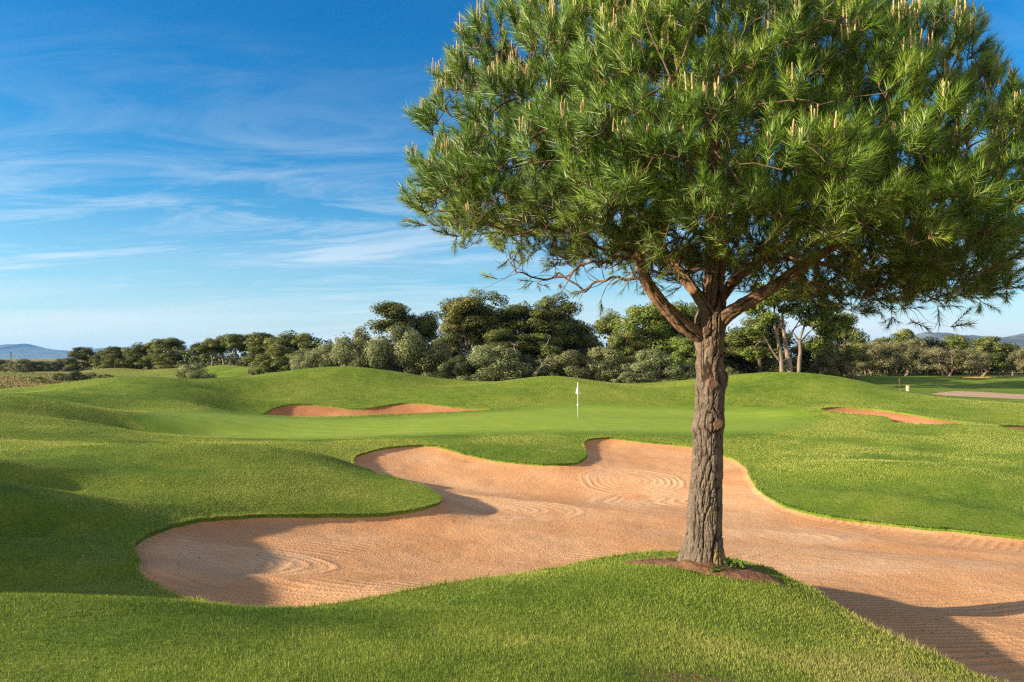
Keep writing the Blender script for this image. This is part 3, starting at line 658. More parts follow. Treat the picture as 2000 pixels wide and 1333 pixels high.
# crown: twigs grown by space colonisation inside a lumpy umbrella, then brushes of needles on the shoots
CC = np.array([2.45, 8.0, 1.15])
OUT = [(790,330),(795,400),(820,440),(880,478),(940,520),(1040,555),(1160,575),(812,215),(852,175),(892,135),(905,62),(985,5),(1090,-25),(1250,-70),(1400,-90),(1560,-80),(1690,-45),(1770,-15),(1830,15),(1900,60),(1960,130),(2015,200),(2090,300),(2130,400),(2125,500),(2060,585),(1880,625),(1720,625),(1570,590)]
_fb = np.linspace(-np.pi, np.pi, 49); _ff = np.ones(49)
def crown_base(d):
    e = 2.25
    Ry = np.where(d[:, 1] < 0, 2.9, 3.2); Rz = np.where(d[:, 2] > 0, 3.1, 1.2)
    return (np.abs(d[:, 0]/3.7)**e+np.abs(d[:, 1]/Ry)**e+np.abs(d[:, 2]/Rz)**e)**(-1/e)
def crown_r(d):
    """distance from CC to the crown's skin along unit directions d"""
    az = np.arctan2(d[:, 1], d[:, 0]); el = np.arcsin(np.clip(d[:, 2], -1, 1))
    f = np.interp(np.arctan2(d[:, 2], d[:, 0]), _fb, _ff); wgt = np.clip(np.hypot(d[:, 0], d[:, 2])*1.15, 0, 1)
    return crown_base(d)*(1+(f-1)*wgt)*(1+.06*fbm(az*2.2+9, el*3.0, 2, 90)*(1-np.abs(d[:, 2])))
def fit_outline():               # proportion the crown after the tree's outline
    global _ff
    d = rng.normal(size=(30000, 3)); d /= np.linalg.norm(d, axis=1)[:, None]; phi = np.arctan2(d[:, 2], d[:, 0])
    o = np.array([((1000-1400)*-1)*0+a-1400+0.0 for a, b in OUT]); q = np.array([430-b for a, b in OUT]); ta = np.arctan2(q, o); tr = np.hypot(o, q); k = np.argsort(ta); ta, tr = ta[k], tr[k]
    tgt = np.interp(_fb, np.r_[ta-2*np.pi, ta, ta+2*np.pi], np.r_[tr, tr, tr])
    for it in range(5):
        P = CC+d*(crown_r(d)+.02)[:, None]; px = 1000+F*P[:, 0]/P[:, 1]-1400; py = 430-(HORIZON-F*P[:, 2]/P[:, 1]); a = np.arctan2(py, px); r = np.hypot(px, py)
        b = np.clip(((a+np.pi)/(2*np.pi)*48+.5).astype(int), 0, 48); m = np.zeros(49); np.maximum.at(m, b, r); m[0] = m[48] = max(m[0], m[48]); m[m == 0] = tgt[m == 0]
        _ff = np.clip(_ff*(tgt/m)**.8, .6, 1.5); _ff = (np.roll(_ff, 1)+2*_ff+np.roll(_ff, -1))/4; _ff[0] = _ff[48]
fit_outline()
def z_low(x, y): return 1.05-.10*(x-2.45)-.10*np.clip(8-y, 0, 3)+.2*fbm(x*.9, y*.9, 2, 99)-.10*np.clip(1-np.hypot(x-2.4, y-8)/1.6, 0, 1)-.36*np.clip((x-3.6)/1.4, 0, 1)
rc = np.random.default_rng(12)
def clump_centres(n, rel, mind, zoff):
    d = rc.normal(size=(n, 3)); d /= np.linalg.norm(d, axis=1)[:, None]
    p = CC+d*(crown_r(d)*rc.uniform(rel[0], rel[1], n))[:, None]; p = p[p[:, 2] > z_low(p[:, 0], p[:, 1])+zoff]; keep = []
    for q in p:
        if not keep or np.min(np.linalg.norm(np.array(keep)-q, axis=1)) > mind: keep.append(q)
    return np.array(keep)
CL = np.vstack([clump_centres(4000, (.80, .93), .43, .10), clump_centres(2500, (.42, .70), .56, .06)])
CLR = rc.uniform(.34, .50, len(CL))
under = np.c_[rc.uniform(-.8, 5.6, 650), rc.uniform(5.2, 10.5, 650)]; under = np.c_[under, z_low(under[:, 0], under[:, 1])+rc.uniform(-.05, .5, 650)]
ud = under-CC; ul = np.linalg.norm(ud, axis=1); under = under[ul < crown_r(ud/ul[:, None])*.96]
u2 = np.c_[rc.uniform(3.4, 6.6, 950), rc.uniform(5.4, 10.4, 950)]; u2 = np.c_[u2, z_low(u2[:, 0], u2[:, 1])+rc.uniform(-.08, .55, 950)]; ud = u2-CC; ul = np.linalg.norm(ud, axis=1); under = np.vstack([under, u2[ul < crown_r(ud/ul[:, None])*1.0]])
fr = np.c_[rc.uniform(.4, 4.8, 420), rc.uniform(5.2, 7.5, 420), rc.uniform(1.1, 2.0, 420)]
pts = []
for c, r_ in zip(CL, CLR):
    d = rc.normal(size=(34, 3)); d /= np.linalg.norm(d, axis=1)[:, None]; d[:, 2] = np.where(d[:, 2] < -.3, -d[:, 2], d[:, 2]); pts.append(c+d*np.array([1, 1, .85])*r_*rc.uniform(.5, 1.0, 34)[:, None]**.5)
ATT = np.vstack(pts+[under, fr])
print('clumps', len(CL), 'attractors', len(ATT))
nodes = []; par = []; lim = []
def seed_line(L, n):
    P = np.array([pp(a, b, Y) for a, b, w, Y in L]); P, Rr, _ = resample(P, [w*Y/F/2 for a, b, w, Y in L], n)
    for k in range(n):
        nodes.append(P[k]); par.append(len(nodes)-2 if k else -1); lim.append(Rr[k])
seed_line(trunk_pts[15:], 26)
for L in (limb_l, limb_m, limb_r, limb_b, limb_s): seed_line(L[3:], 30)
NL = len(nodes)
# long bare low branches seen under the crown
low = [[(1500,566,8,7.5),(1560,556,7,7.2),(1640,560,6,7.0),(1720,572,5,6.85),(1785,600,3,6.75)], [(1396,505,10,8),(1330,505,9,7.8),(1250,500,8,7.5),(1150,478,7,7.2),(1050,455,6,7.0),(960,455,4,6.9)],
       [(1398,520,9,8),(1330,530,8,8.2),(1240,545,7,8.6),(1150,560,5,9.0),(1080,545,4,9.3)], [(1400,500,9,8),(1470,515,8,8.4),(1570,500,7,8.8),(1690,500,6,9.2),(1800,520,4,9.6),(1900,540,3,9.8)],
       [(1404,470,10,8),(1450,480,9,7.4),(1520,490,8,6.9),(1610,520,6,6.4),(1700,540,4,6.1)],[(1402,455,10,8),(1390,470,9,7.4),(1340,480,7,6.8),(1270,470,5,6.3)],[(1250,500,9,7.65),(1180,520,7,7.7),(1090,530,5,7.8),(990,520,3,7.9)]]
NS = len(nodes)
nodes = [np.array(n) for n in nodes]
X = np.array(nodes); near = np.full(len(ATT), -1); nd = np.full(len(ATT), 1e9); alive = np.ones(len(ATT), bool)
STEP = .11; KILL = .15; INF = 2.2; new_from = 0
for it in range(110):
    Xn = np.array(nodes[new_from:])
    if len(Xn) == 0: break
    ai = np.where(alive)[0]
    for c0 in range(0, len(ai), 2000):
        a = ai[c0:c0+2000]; D = np.linalg.norm(ATT[a][:, None]-Xn[None], axis=2); k = D.argmin(1); dm = D[np.arange(len(a)), k]
        better = dm < nd[a]; nd[a[better]] = dm[better]; near[a[better]] = k[better]+new_from
    alive &= nd > KILL
    new_from = len(nodes)
    a = np.where(alive & (nd < INF))[0]
    if len(a) == 0: break
    own = near[a]; vec = ATT[a]-np.array(nodes)[own]; vec /= np.linalg.norm(vec, axis=1)[:, None]
    ids, inv = np.unique(own, return_inverse=True); S = np.zeros((len(ids), 3)); np.add.at(S, inv, vec)
    S += rc.normal(0, .12, S.shape); S[:, 2] += .05
    for i, s in zip(ids, S):
        l = np.linalg.norm(s)
        if l < .05: continue
        nodes.append(nodes[i]+s/l*STEP); par.append(int(i))
nodes = np.array(nodes); par = np.array(par); nN = len(nodes)
child = np.zeros(nN, int); np.add.at(child, par[par >= 0], 1)
w = np.zeros(nN); w[child == 0] = 1
for i in range(nN-1, NS-1, -1): w[par[i]] += w[i]
rad = .0036*np.maximum(w, 1)**.42
rad[:NS] = np.maximum(np.array(lim), .004)
i = np.arange(NS, nN); pi_ = par[i]
ra = np.minimum(np.where(pi_ < NS, np.minimum(rad[pi_], rad[i]*1.5), rad[pi_]), .05)
TV, TQ = tubes((nodes[pi_]-PB, nodes[i]-PB, ra, rad[i]*.97), 5)
mesh_np('branches', TV, [TQ], M_TWIG, pine)
ls_p = []; ls_d = []
for L in low:
    bA = []; bB = []; bra = []; brb = []
    P, Rr, _ = resample(np.array([pp(a, b, Y) for a, b, w, Y in L]), [w*Y/F/2*.85 for a, b, w, Y in L], 26)
    s_ = np.arange(26)*.35; wig = np.c_[fbm(s_, s_*0+L[0][1], 3, 5), fbm(s_, s_*0+L[-1][0], 3, 6), fbm(s_, s_*0+L[1][1], 3, 7)]*.16; P = P+wig*np.clip(np.arange(26)/5, 0, 1)[:, None]
    bA += list(P[:-1]); bB += list(P[1:]); bra += list(Rr[:-1]); brb += list(Rr[1:]); T = np.gradient(P, axis=0); T /= np.linalg.norm(T, axis=1)[:, None]
    for q in range(15):
        k = min(25, int(rc.uniform(7, 26))); d = T[k]*rc.uniform(.5, 1.1)+rc.normal(0, .55, 3)+np.array([0, 0, .12]); d /= np.linalg.norm(d); a = P[k]; rr = max(.003, Rr[k]*.45); n = rc.integers(3, 7)
        for m in range(n):
            b = a+d*rc.uniform(.06, .11); bA.append(a); bB.append(b); bra.append(rr); brb.append(rr*.85); rr *= .85; a = b; d = d+rc.normal(0, .28, 3)+np.array([0, 0, .06]); d /= np.linalg.norm(d)
        if rc.uniform() < .75:
            for z in range(rc.integers(1, 4)): ls_p.append(a); dd = d+rc.normal(0, .4, 3); ls_d.append(dd/np.linalg.norm(dd))
    TV, TQ = tubes((np.array(bA)-PB, np.array(bB)-PB, np.array(bra), np.array(brb)), 6)
    mesh_np('low_branch', TV, [TQ], M_TWIG, pine)
# shoots
tips = np.where((child == 0) & (np.arange(nN) >= NS))[0]
pre = par[tips]; pre2 = par[np.maximum(pre, 0)]
sh_p = []; sh_d = []; sh_k = []
def near_clump(P):
    D = np.linalg.norm(P[:, None]-CL[None], axis=2); k = D.argmin(1); return D[np.arange(len(P)), k], k
def outdir(P):
    d = P-CC; d[:, 2] *= 1.1; return d/np.linalg.norm(d, axis=1)[:, None]
for base, cnt in ((tips, 4), (pre, 2), (pre2, 1)):
    ok = base >= NS; b = base[ok]; pa = par[b]; D = nodes[b]-nodes[pa]; D /= np.linalg.norm(D, axis=1)[:, None]+1e-9
    for c in range(cnt):
        r = rc.normal(0, .42, D.shape)
        dc, ci = near_clump(nodes[b]); inside = np.clip(1.6-dc/CLR[ci], 0, 1)[:, None]
        cd = nodes[b]-(CL[ci]-np.array([0, 0, .22])); cd /= np.linalg.norm(cd, axis=1)[:, None]+1e-9
        lowb = np.clip((1.9-nodes[b][:, 2:3])/1.0, 0, 1)
        d = D*(.35+.35*(1-inside))+cd*.75*inside+outdir(nodes[b])*.25+np.array([0, 0, 1.0])*(.75-.40*lowb)+r*.75
        d /= np.linalg.norm(d, axis=1)[:, None]; sh_p.append(nodes[b]); sh_d.append(d); sh_k.append(b)
sh_p.append(np.array(ls_p)); sh_d.append(np.array(ls_d))
sh_p = np.vstack(sh_p); sh_d = np.vstack(sh_d); nS = len(sh_p)
sh_len = rc.uniform(.13, .27, nS)
lowness = np.clip((z_low(sh_p[:, 0], sh_p[:, 1])+.55-sh_p[:, 2])/.5, 0, 1)     # thin, short shoots on the underside
print('pine nodes', nN, 'tips', len(tips), 'shoots', nS)
STV, STQ = tubes((sh_p-PB, sh_p+sh_d*sh_len[:, None]*.9-PB, np.full(nS, .0045), np.full(nS, .003)), 4)
mesh_np('shoots', STV, [STQ], M_TWIG, pine)
def needles(sp, sd, sl, cnt, lowf):
    n = len(sp); k = rc.uniform(.6, 1.15, n)*cnt*(1-.45*lowf); k = k.astype(int)
    i = np.repeat(np.arange(n), k); m = len(i)
    t = rc.beta(1.7, 1.0, m); ax = sd[i]
    h = np.where(np.abs(ax[:, 2:3]) < .9, [[0, 0, 1.0]], [[1.0, 0, 0]]); N = np.cross(ax, h); N /= np.linalg.norm(N, axis=1)[:, None]; B = np.cross(ax, N)
    ph = rc.uniform(0, 2*np.pi, m); rdir = np.cos(ph)[:, None]*N+np.sin(ph)[:, None]*B
    sp_a = np.radians(rc.normal(46, 10, m)-24*t**2)
    nd_ = np.cos(sp_a)[:, None]*ax+np.sin(sp_a)[:, None]*rdir; nd_[:, 2] -= .02
    L = rc.uniform(.085, .145, m)*(1-.12*lowf[i]); b = sp[i]+ax*(sl[i]*t)[:, None]
    tip = b+nd_*L[:, None]; tip[:, 2] -= .006
    side = np.cross(nd_, rc.normal(size=(m, 3))); side /= np.linalg.norm(side, axis=1)[:, None]; wd = .0030
    V = np.stack([b-side*wd, b+side*wd, tip], 1).reshape(-1, 3)
    dc, ci = near_clump(sp); cdir = sp-(CL[ci]-np.array([0, 0, .15])); cdir /= np.linalg.norm(cdir, axis=1)[:, None]+1e-9
    gn = rdir*.6+ax*.3+cdir[i]*.5+outdir(sp)[i]*.25; gn /= np.linalg.norm(gn, axis=1)[:, None]
    tuft = rc.uniform(0, 1, n); rnd = np.clip(.30+.28*(tuft[i]-.5)+rc.normal(0, .13, m)+.25*fbm(sp[i, 0]*1.1+sp[i, 2], sp[i, 1]*1.1, 2, 97), 0, 1)
    return V, np.arange(3*m).reshape(-1, 3), np.repeat(rnd, 3), np.repeat(gn, 3, 0), np.repeat(lowf[i], 3)
NV, NT, NR, NG, NLw = needles(sh_p, sh_d, sh_len, 74, lowness)
print('needles', len(NT))
def needle_mat():
    M = Mat('pine_needles')
    rnd = M.attr('rnd'); low = M.attr('low')
    c = M.ramp(rnd, [(0.0, (0.05,0.105,0.010)), (.32, (0.125,0.235,0.018)), (.65, (0.31,0.39,0.038)), (1.0, (0.46,0.48,0.11))])
    c = M.mix(M.math('MULTIPLY', low, .45), c, (0.20,0.215,0.035))
    g = M.n('ShaderNodeNewGeometry'); gn = M.attr('gn', 'Vector')
    mx = M.n('ShaderNodeMix', data_type='VECTOR'); mx.inputs[0].default_value = .55; M.l(g.outputs['Normal'], mx.inputs[4]); M.l(gn, mx.inputs[5])
    p = M.principled(c, .42, mx.outputs[1], spec=.35)
    t = M.n('ShaderNodeBsdfTranslucent'); M.l(M.mix(1.0, c, (1.0, 1.0, .5), 'MULTIPLY'), t.inputs['Color'])
    ms = M.n('ShaderNodeMixShader'); ms.inputs[0].default_value = .28; M.l(p, ms.inputs[1]); M.l(t.outputs[0], ms.inputs[2])
    return M.done(ms.outputs[0])
M_NEEDLE = needle_mat()
mesh_np('crown', NV-PB, [NT], M_NEEDLE, pine, attrs={'rnd': NR, 'gn': NG, 'low': NLw}, smooth=False)
# upright pale spring candles on the upper outer shoots
cp = sh_p+sh_d*(sh_len*.75)[:, None]; rel = cp-CC; rel_l = np.linalg.norm(rel, axis=1); rel_r = rel_l/crown_r(rel/rel_l[:, None])
sel = (rel_r > .88) & (sh_d[:, 2] > .62) & (rc.uniform(0, 1, nS) < np.clip((cp[:, 2]-1.3)/2.6,   .0, .24)); cp = cp[sel]
ca = []; cb = []; cr = []
for c in cp:
    for k in range(rc.integers(2, 5)):
        b = c+np.r_[rc.normal(0, .022, 2), rc.uniform(.0, .04)]; hgt = rc.uniform(.08, .19)*(.55+.45*min(1, (c[2]-1.3)/2.0))
        ca.append(b); cb.append(b+np.r_[rc.normal(0, .06, 2)*hgt, hgt]); cr.append(rc.uniform(.0055, .0085))
ca = np.array(ca); cb = np.array(cb); cr = np.array(cr)
v1, q1 = tubes((ca-PB, cb-PB, cr, cr*.75), 6); v2, q2 = tubes((cb-PB, cb+(cb-ca)*.12-PB, cr*.75, cr*.1), 6)
M_CANDLE = mat_plain('candle_buds', (0.34,0.23,0.10), (0.48,0.37,0.20), 14, bump=.4)
cd = mesh_np('candles', np.vstack([v1, v2]), [np.vstack([q1, q2+len(v1)])], M_CANDLE, pine); cd['kind'] = 'stuff'
print('candles', len(ca))
# ---------------------------------------------------------------- background trees and shrubs
def foliage_mat(name, stops, transl=.25, nmix=.6):
    M = Mat(name); rnd = M.attr('rnd')
    oi = M.n('ShaderNodeObjectInfo').outputs['Random']
    c = M.ramp(rnd, stops)
    hs = M.n('ShaderNodeHueSaturation'); M.l(c, hs.inputs['Color'])
    M.l(M.math('MULTIPLY_ADD', oi, .025, .4875), hs.inputs['Hue']); M.l(M.math('MULTIPLY_ADD', oi, .35, .82), hs.inputs['Value'])
    g = M.n('ShaderNodeNewGeometry'); gn = M.attr('gn', 'Vector')
    vt = M.n('ShaderNodeVectorTransform', vector_type='NORMAL', convert_from='OBJECT', convert_to='WORLD'); M.l(gn, vt.inputs[0])
    mx = M.n('ShaderNodeMix', data_type='VECTOR'); mx.inputs[0].default_value = nmix; M.l(g.outputs['Normal'], mx.inputs[4]); M.l(vt.outputs[0], mx.inputs[5])
    p = M.principled(hs.outputs[0], .55, mx.outputs[1], spec=.2)
    t = M.n('ShaderNodeBsdfTranslucent'); M.l(hs.outputs[0], t.inputs['Color'])
    ms = M.n('ShaderNodeMixShader'); ms.inputs[0].default_value = transl; M.l(p, ms.inputs[1]); M.l(t.outputs[0], ms.inputs[2])
    return M.done(ms.outputs[0])
MF_PINE = foliage_mat('aleppo_foliage', [(0, (0.05,0.075,0.016)), (.5, (0.135,0.155,0.036)), (1, (0.26,0.255,0.07))])
MF_BRIGHT = foliage_mat('bright_pine_foliage', [(0, (0.05,0.09,0.014)), (.5, (0.15,0.19,0.034)), (1, (0.29,0.30,0.07))])
MF_OLIVE = foliage_mat('olive_foliage', [(0, (0.085,0.10,0.04)), (.5, (0.20,0.22,0.09)), (1, (0.28,0.295,0.125))])
MF_GREY = foliage_mat('grey_olive_foliage', [(0, (0.10,0.10,0.045)), (.5, (0.22,0.215,0.095)), (1, (0.35,0.325,0.165))])
MF_DARK = foliage_mat('dark_foliage', [(0, (0.025,0.04,0.014)), (.5, (0.065,0.085,0.03)), (1, (0.13,0.145,0.055))])
M_PALE = mat_plain('pale_trunk', (0.135,0.10,0.075), (0.23,0.175,0.135), 2.5, bump=.5, dist=.05)
M_MIDTRUNK = mat_plain('mid_trunk', (0.10,0.07,0.05), (0.19,0.14,0.10), 2.5, bump=.5, dist=.05)
M_DKTRUNK = mat_plain('dark_trunk', (0.06,0.045,0.03), (0.12,0.09,0.065), 2.5, bump=.5, dist=.05)

def leaf_cloud(r, lobes, n_leaf, size, flat=.75, fill=.35, up=.25):
    """leaves spread through overlapping lobes; lobes: (x,y,z,rx,ry,rz)"""
    lobes = np.asarray(lobes, float); vol = (lobes[:, 3]*lobes[:, 4]*lobes[:, 5])**(2/3); pr = vol/vol.sum()
    i = r.choice(len(lobes), n_leaf, p=pr); d = r.normal(size=(n_leaf, 3)); d /= np.linalg.norm(d, axis=1)[:, None]
    rad = np.where(r.uniform(0, 1, n_leaf) < fill, r.uniform(.3, .9, n_leaf), r.normal(.96, .10, n_leaf))
    # little sprays: leaves clot together
    L = lobes[i]; rad = rad*(1+.20*np.sin(d[:, 0]*7+i*1.7)*np.sin(d[:, 1]*6+i)*np.sin(d[:, 2]*8+i*2.3))
    P = L[:, :3]+d*rad[:, None]*L[:, 3:6]
    nrm = d/L[:, 3:6]; nrm /= np.linalg.norm(nrm, axis=1)[:, None]; nrm[:, 2] += up
    gn = nrm+r.normal(0, .28, nrm.shape); gn /= np.linalg.norm(gn, axis=1)[:, None]
    fn = nrm+r.normal(0, .75, nrm.shape); fn /= np.linalg.norm(fn, axis=1)[:, None]
    t = np.cross(fn, r.normal(size=fn.shape)); t /= np.linalg.norm(t, axis=1)[:, None]; b = np.cross(fn, t)
    s = size*r.uniform(.55, 1.35, n_leaf); a = (s*.5)[:, None]*t; c = (s*.5*r.uniform(.35, .8, n_leaf))[:, None]*b
    V = np.stack([P-a, P-c, P+a*1.1, P+c], 1).reshape(-1, 3)
    rnd = np.clip(.45+.18*r.normal(size=len(lobes))[i]+r.normal(0, .11, n_leaf), 0, 1)
    return V, np.arange(4*n_leaf).reshape(-1, 4), np.repeat(rnd, 4), np.repeat(gn, 4, 0)
def limb_path(r, a, b, n=6, bend=.12):
    a = np.array(a, float); b = np.array(b, float); t = np.linspace(0, 1, n)[:, None]; L = np.linalg.norm(b-a)
    P = a+(b-a)*t; off = r.normal(0, bend*L, 3); off2 = r.normal(0, bend*L*.5, 3)
    return P+np.sin(t*np.pi)*off+np.sin(t*2*np.pi)*off2
def tree_proto(kind, seed):
    """returns (crown arrays, trunk arrays, crown material, trunk material); height about 1 unit = the real metres given"""
    r = np.random.default_rng(seed); lobes = []; tv = []; tq = []; nv = 0
    def add_tube(P, r0, r1, ns=7):
        nonlocal nv
        P = np.asarray(P); rr = np.linspace(r0, r1, len(P)); V, Q = tube_grid(P, rr, ns); tv.append(V); tq.append(Q+nv); nv += len(V)
    def limbs(top, fork, n, spread, z0, z1, r0, sx=1.0):
        ends = []
        for k in range(n):
            a = 2*np.pi*(k+r.uniform(-.3, .3))/n; q = spread*r.uniform(.45, 1.0)
            e = np.array([fork[0]+np.cos(a)*q*sx, fork[1]+np.sin(a)*q, r.uniform(z0, z1)]); ends.append(e)
            add_tube(limb_path(r, fork, e), r0*.55, r0*.12)
            for s in range(2):
                e2 = e+r.normal(0, spread*.28, 3); add_tube(limb_path(r, fork+(e-fork)*r.uniform(.5, .8), e2, 5), r0*.22, r0*.07, 5); ends.append(e2)
        return ends
    if kind in ('aleppo', 'sparse', 'bright', 'dense'):
        H = {'aleppo': 10.5, 'sparse': 10.0, 'bright': 9.0, 'dense': 9.5}[kind]; W = {'aleppo': 2.9, 'sparse': 2.1, 'bright': 3.3, 'dense': 3.1}[kind]
        base = {'aleppo': .40, 'sparse': .60, 'bright': .20, 'dense': .12}[kind]
        fork = np.array([r.normal(0, .3), r.normal(0, .3), H*base]); add_tube(limb_path(r, (0, 0, -.4), fork, 8, .04), .24, .17, 9)
        top = np.array([fork[0]+r.normal(0, .5), r.normal(0, .4), H*.93]); add_tube(limb_path(r, fork, top, 8, .05), .16, .03)
        ends = limbs(top, fork, 5, W*.75, H*(base+.08), H*.8, .2)+limbs(top, (fork+top)/2, 5, W*.6, H*.62, H*.95, .14)
        nl = {'aleppo': 34, 'sparse': 22, 'bright': 40, 'dense': 44}[kind]
        for k in range(nl):
            z = r.uniform(base+.06, 1.0)**.85; f = (z-base)/(1-base); prof = np.sqrt(max(0.05, 1-(1.25*f-.35)**2)) if f > .28 else .75+f*.7
            a = r.uniform(0, 2*np.pi); q = W*prof*r.uniform(.35, .88)
            s = r.uniform(.45, .85)*(.9 if kind == 'sparse' else 1.05)
            c = np.array([np.cos(a)*q, np.sin(a)*q, H*z-.4])
            lobes.append((*c, s*1.15, s*1.15, s*.92)); add_tube(limb_path(r, fork+(top-fork)*np.clip(f-.15, 0, 1), c, 4, .06), .045, .02, 4)
        for e in ends: s = r.uniform(.4, .8); lobes.append((*e, s*1.1, s*1.1, s*.9))
        lobes.append((*top, .7, .7, .7))
        n = {'aleppo': 24000, 'sparse': 13000, 'bright': 29000, 'dense': 29000}[kind]
        return leaf_cloud(r, lobes, n, .19, fill=.3), (tv, tq), MF_BRIGHT if kind == 'bright' else MF_PINE, M_DKTRUNK
    if kind in ('umbrella', 'roundpine'):
        H = 8.0; base = .46 if kind == 'umbrella' else .14
        lean = r.normal(0, .5, 2); fork = np.array([lean[0], lean[1], H*base]); add_tube(limb_path(r, (0, 0, -.4), fork, 8, .05), .19, .14, 8)
        W = 2.5 if kind == 'umbrella' else 2.4
        ends = limbs(None, fork, 6, W*.8, H*(base+.12), H*.86, .2)
        for k in range(30 if kind == 'umbrella' else 44):
            a = r.uniform(0, 2*np.pi); f = r.uniform(0, 1); q = W*np.sqrt(r.uniform(0, 1))*np.sqrt(max(.06, 1-f*f)); s = r.uniform(.5, .85)
            lobes.append((lean[0]+np.cos(a)*q, lean[1]+np.sin(a)*q, H*(base+.10+f*(.84-base)), s*1.1, s*1.1, s*.95))
        for e in ends: lobes.append((*e, .7, .7, .55))
        return leaf_cloud(r, lobes, 15000, .235, fill=.25), (tv, tq), MF_PINE, M_PALE if kind == 'umbrella' else M_MIDTRUNK
    if kind in ('olivebush', 'lowbush'):
        H = 4.6 if kind == 'olivebush' else 2.2; W = 2.9 if kind == 'olivebush' else 1.7
        for k in range(5):
            a = r.uniform(0, 2*np.pi); e = np.array([np.cos(a)*W*.6, np.sin(a)*W*.6, H*r.uniform(.55, .85)]); add_tube(limb_path(r, (np.cos(a)*.25, np.sin(a)*.25, -.4), e, 6), .10, .03, 6)
        for k in range(46):
            a = r.uniform(0, 2*np.pi); f = r.uniform(.02, 1); q = W*np.sqrt(max(.04, 1-f**2.4))*r.uniform(.35, 1); s = r.uniform(.4, .8)*(1 if H > 3 else .55)
            lobes.append((np.cos(a)*q, np.sin(a)*q, max(.2, H*f*.92), s, s, s*.95))
        return leaf_cloud(r, lobes, 19000 if H > 3 else 8000, .145 if H > 3 else .11, fill=.25), (tv, tq), MF_OLIVE, M_DKTRUNK
    if kind == 'olivetree':
        H = 5.4; W = 2.6
        for k in range(4):
            a = 2*np.pi*k/4+r.uniform(-.5, .5); b = np.array([np.cos(a)*.35, np.sin(a)*.35, -.3]); f = np.array([np.cos(a)*.9, np.sin(a)*.9, H*.38]); e = np.array([np.cos(a)*W*.6, np.sin(a)*W*.6, H*.75])
            add_tube(np.vstack([limb_path(r, b, f, 5), limb_path(r, f, e, 6)[1:]]), .13, .03, 6)
            for s in range(3): add_tube(limb_path(r, f+(e-f)*r.uniform(.1, .7), e+r.normal(0, .8, 3), 5), .05, .015, 5)
        for k in range(44):
            a = r.uniform(0, 2*np.pi); f = r.uniform(0, 1); q = W*np.sqrt(max(.05, 1-(1.5*f-.55)**2))*r.uniform(.3, 1); s = r.uniform(.4, .75)
            lobes.append((np.cos(a)*q, np.sin(a)*q, H*(.27+.68*f), s*1.1, s*1.1, s*.9))
        return leaf_cloud(r, lobes, 15000, .14, fill=.4), (tv, tq), MF_GREY, M_MIDTRUNK
PROTO = {}
def proto(kind, v):
    if (kind, v) not in PROTO:
        (V, Q, rnd, gn), (tv, tq), mc, mt = tree_proto(kind, hash_seed(kind, v))
        c = mesh_np('crown', V, [Q], mc, attrs={'rnd': rnd, 'gn': gn}, smooth=False); t = mesh_np('trunk', np.vstack(tv), [np.vstack(tq)], mt)
        H = V[:, 2].max(); Wd = np.percentile(np.hypot(V[:, 0], V[:, 1]), 97)
        PROTO[(kind, v)] = (c.data, t.data, H, Wd); bpy.data.objects.remove(c); bpy.data.objects.remove(t)
    return PROTO[(kind, v)]
def hash_seed(kind, v): return sum(ord(ch)*(i+3) for i, ch in enumerate(kind))*7+v*131
NAMES = {'aleppo': 'pine_tree', 'sparse': 'pine_tree', 'bright': 'pine_tree', 'dense': 'pine_tree', 'umbrella': 'pine_tree', 'roundpine': 'pine_tree', 'olivebush': 'olive_bush', 'lowbush': 'shrub', 'olivetree': 'olive_tree'}
CATS = {'pine_tree': 'tree', 'olive_bush': 'bush', 'shrub': 'shrub', 'olive_tree': 'olive tree'}
VARI = {}
WK = {'aleppo': 1.22, 'sparse': 1.05, 'bright': 1.2, 'dense': 1.3, 'umbrella': 1.15, 'roundpine': 1.6, 'olivebush': 1.5, 'lowbush': 1.2, 'olivetree': 1.2}
def plant(kind, px, top, width, Y, label, group, sink=0.0, mat=None):
    """stand a tree on the ground at distance Y in the direction of photo column px, as tall as the photo shows"""
    x = (px-1000)/F*Y; z = float(turf_z(x, Y)[0])-sink; v = VARI.get(kind, 0); VARI[kind] = v+1
    nvar = {'aleppo': 4, 'olivebush': 4, 'roundpine': 4}.get(kind, 3)
    c, t, H, Wd = proto(kind, v % nvar)
    h = (HORIZON-top)/F*Y-z; w = width*WK[kind]/F*Y/2
    o = empty(NAMES[kind], (x, Y, z), rz=v*2.399+px*.01); o.scale = (w/Wd, w/Wd, h/H)
    tag(o, label, CATS[NAMES[kind]], group)
    for nm, me in (('crown', c), ('trunk', t)):
        if mat and nm == 'crown':
            key = (me.name, mat.name)
            if key not in PROTO: m2 = me.copy(); m2.materials.clear(); m2.materials.append(mat); PROTO[key] = m2
            me = PROTO[key]
        ch = bpy.data.objects.new(nm, me); COL.objects.link(ch); ch.parent = o
    return o
G1 = 'tall pines behind the green'; G2 = 'silvery olive bushes at the foot of the pines'; G3 = 'pines along the far left treeline'; G4 = 'grey olive trees beyond the cart path'; G5 = 'pines behind the olive trees'; G6 = 'low shrubs on the far rough'
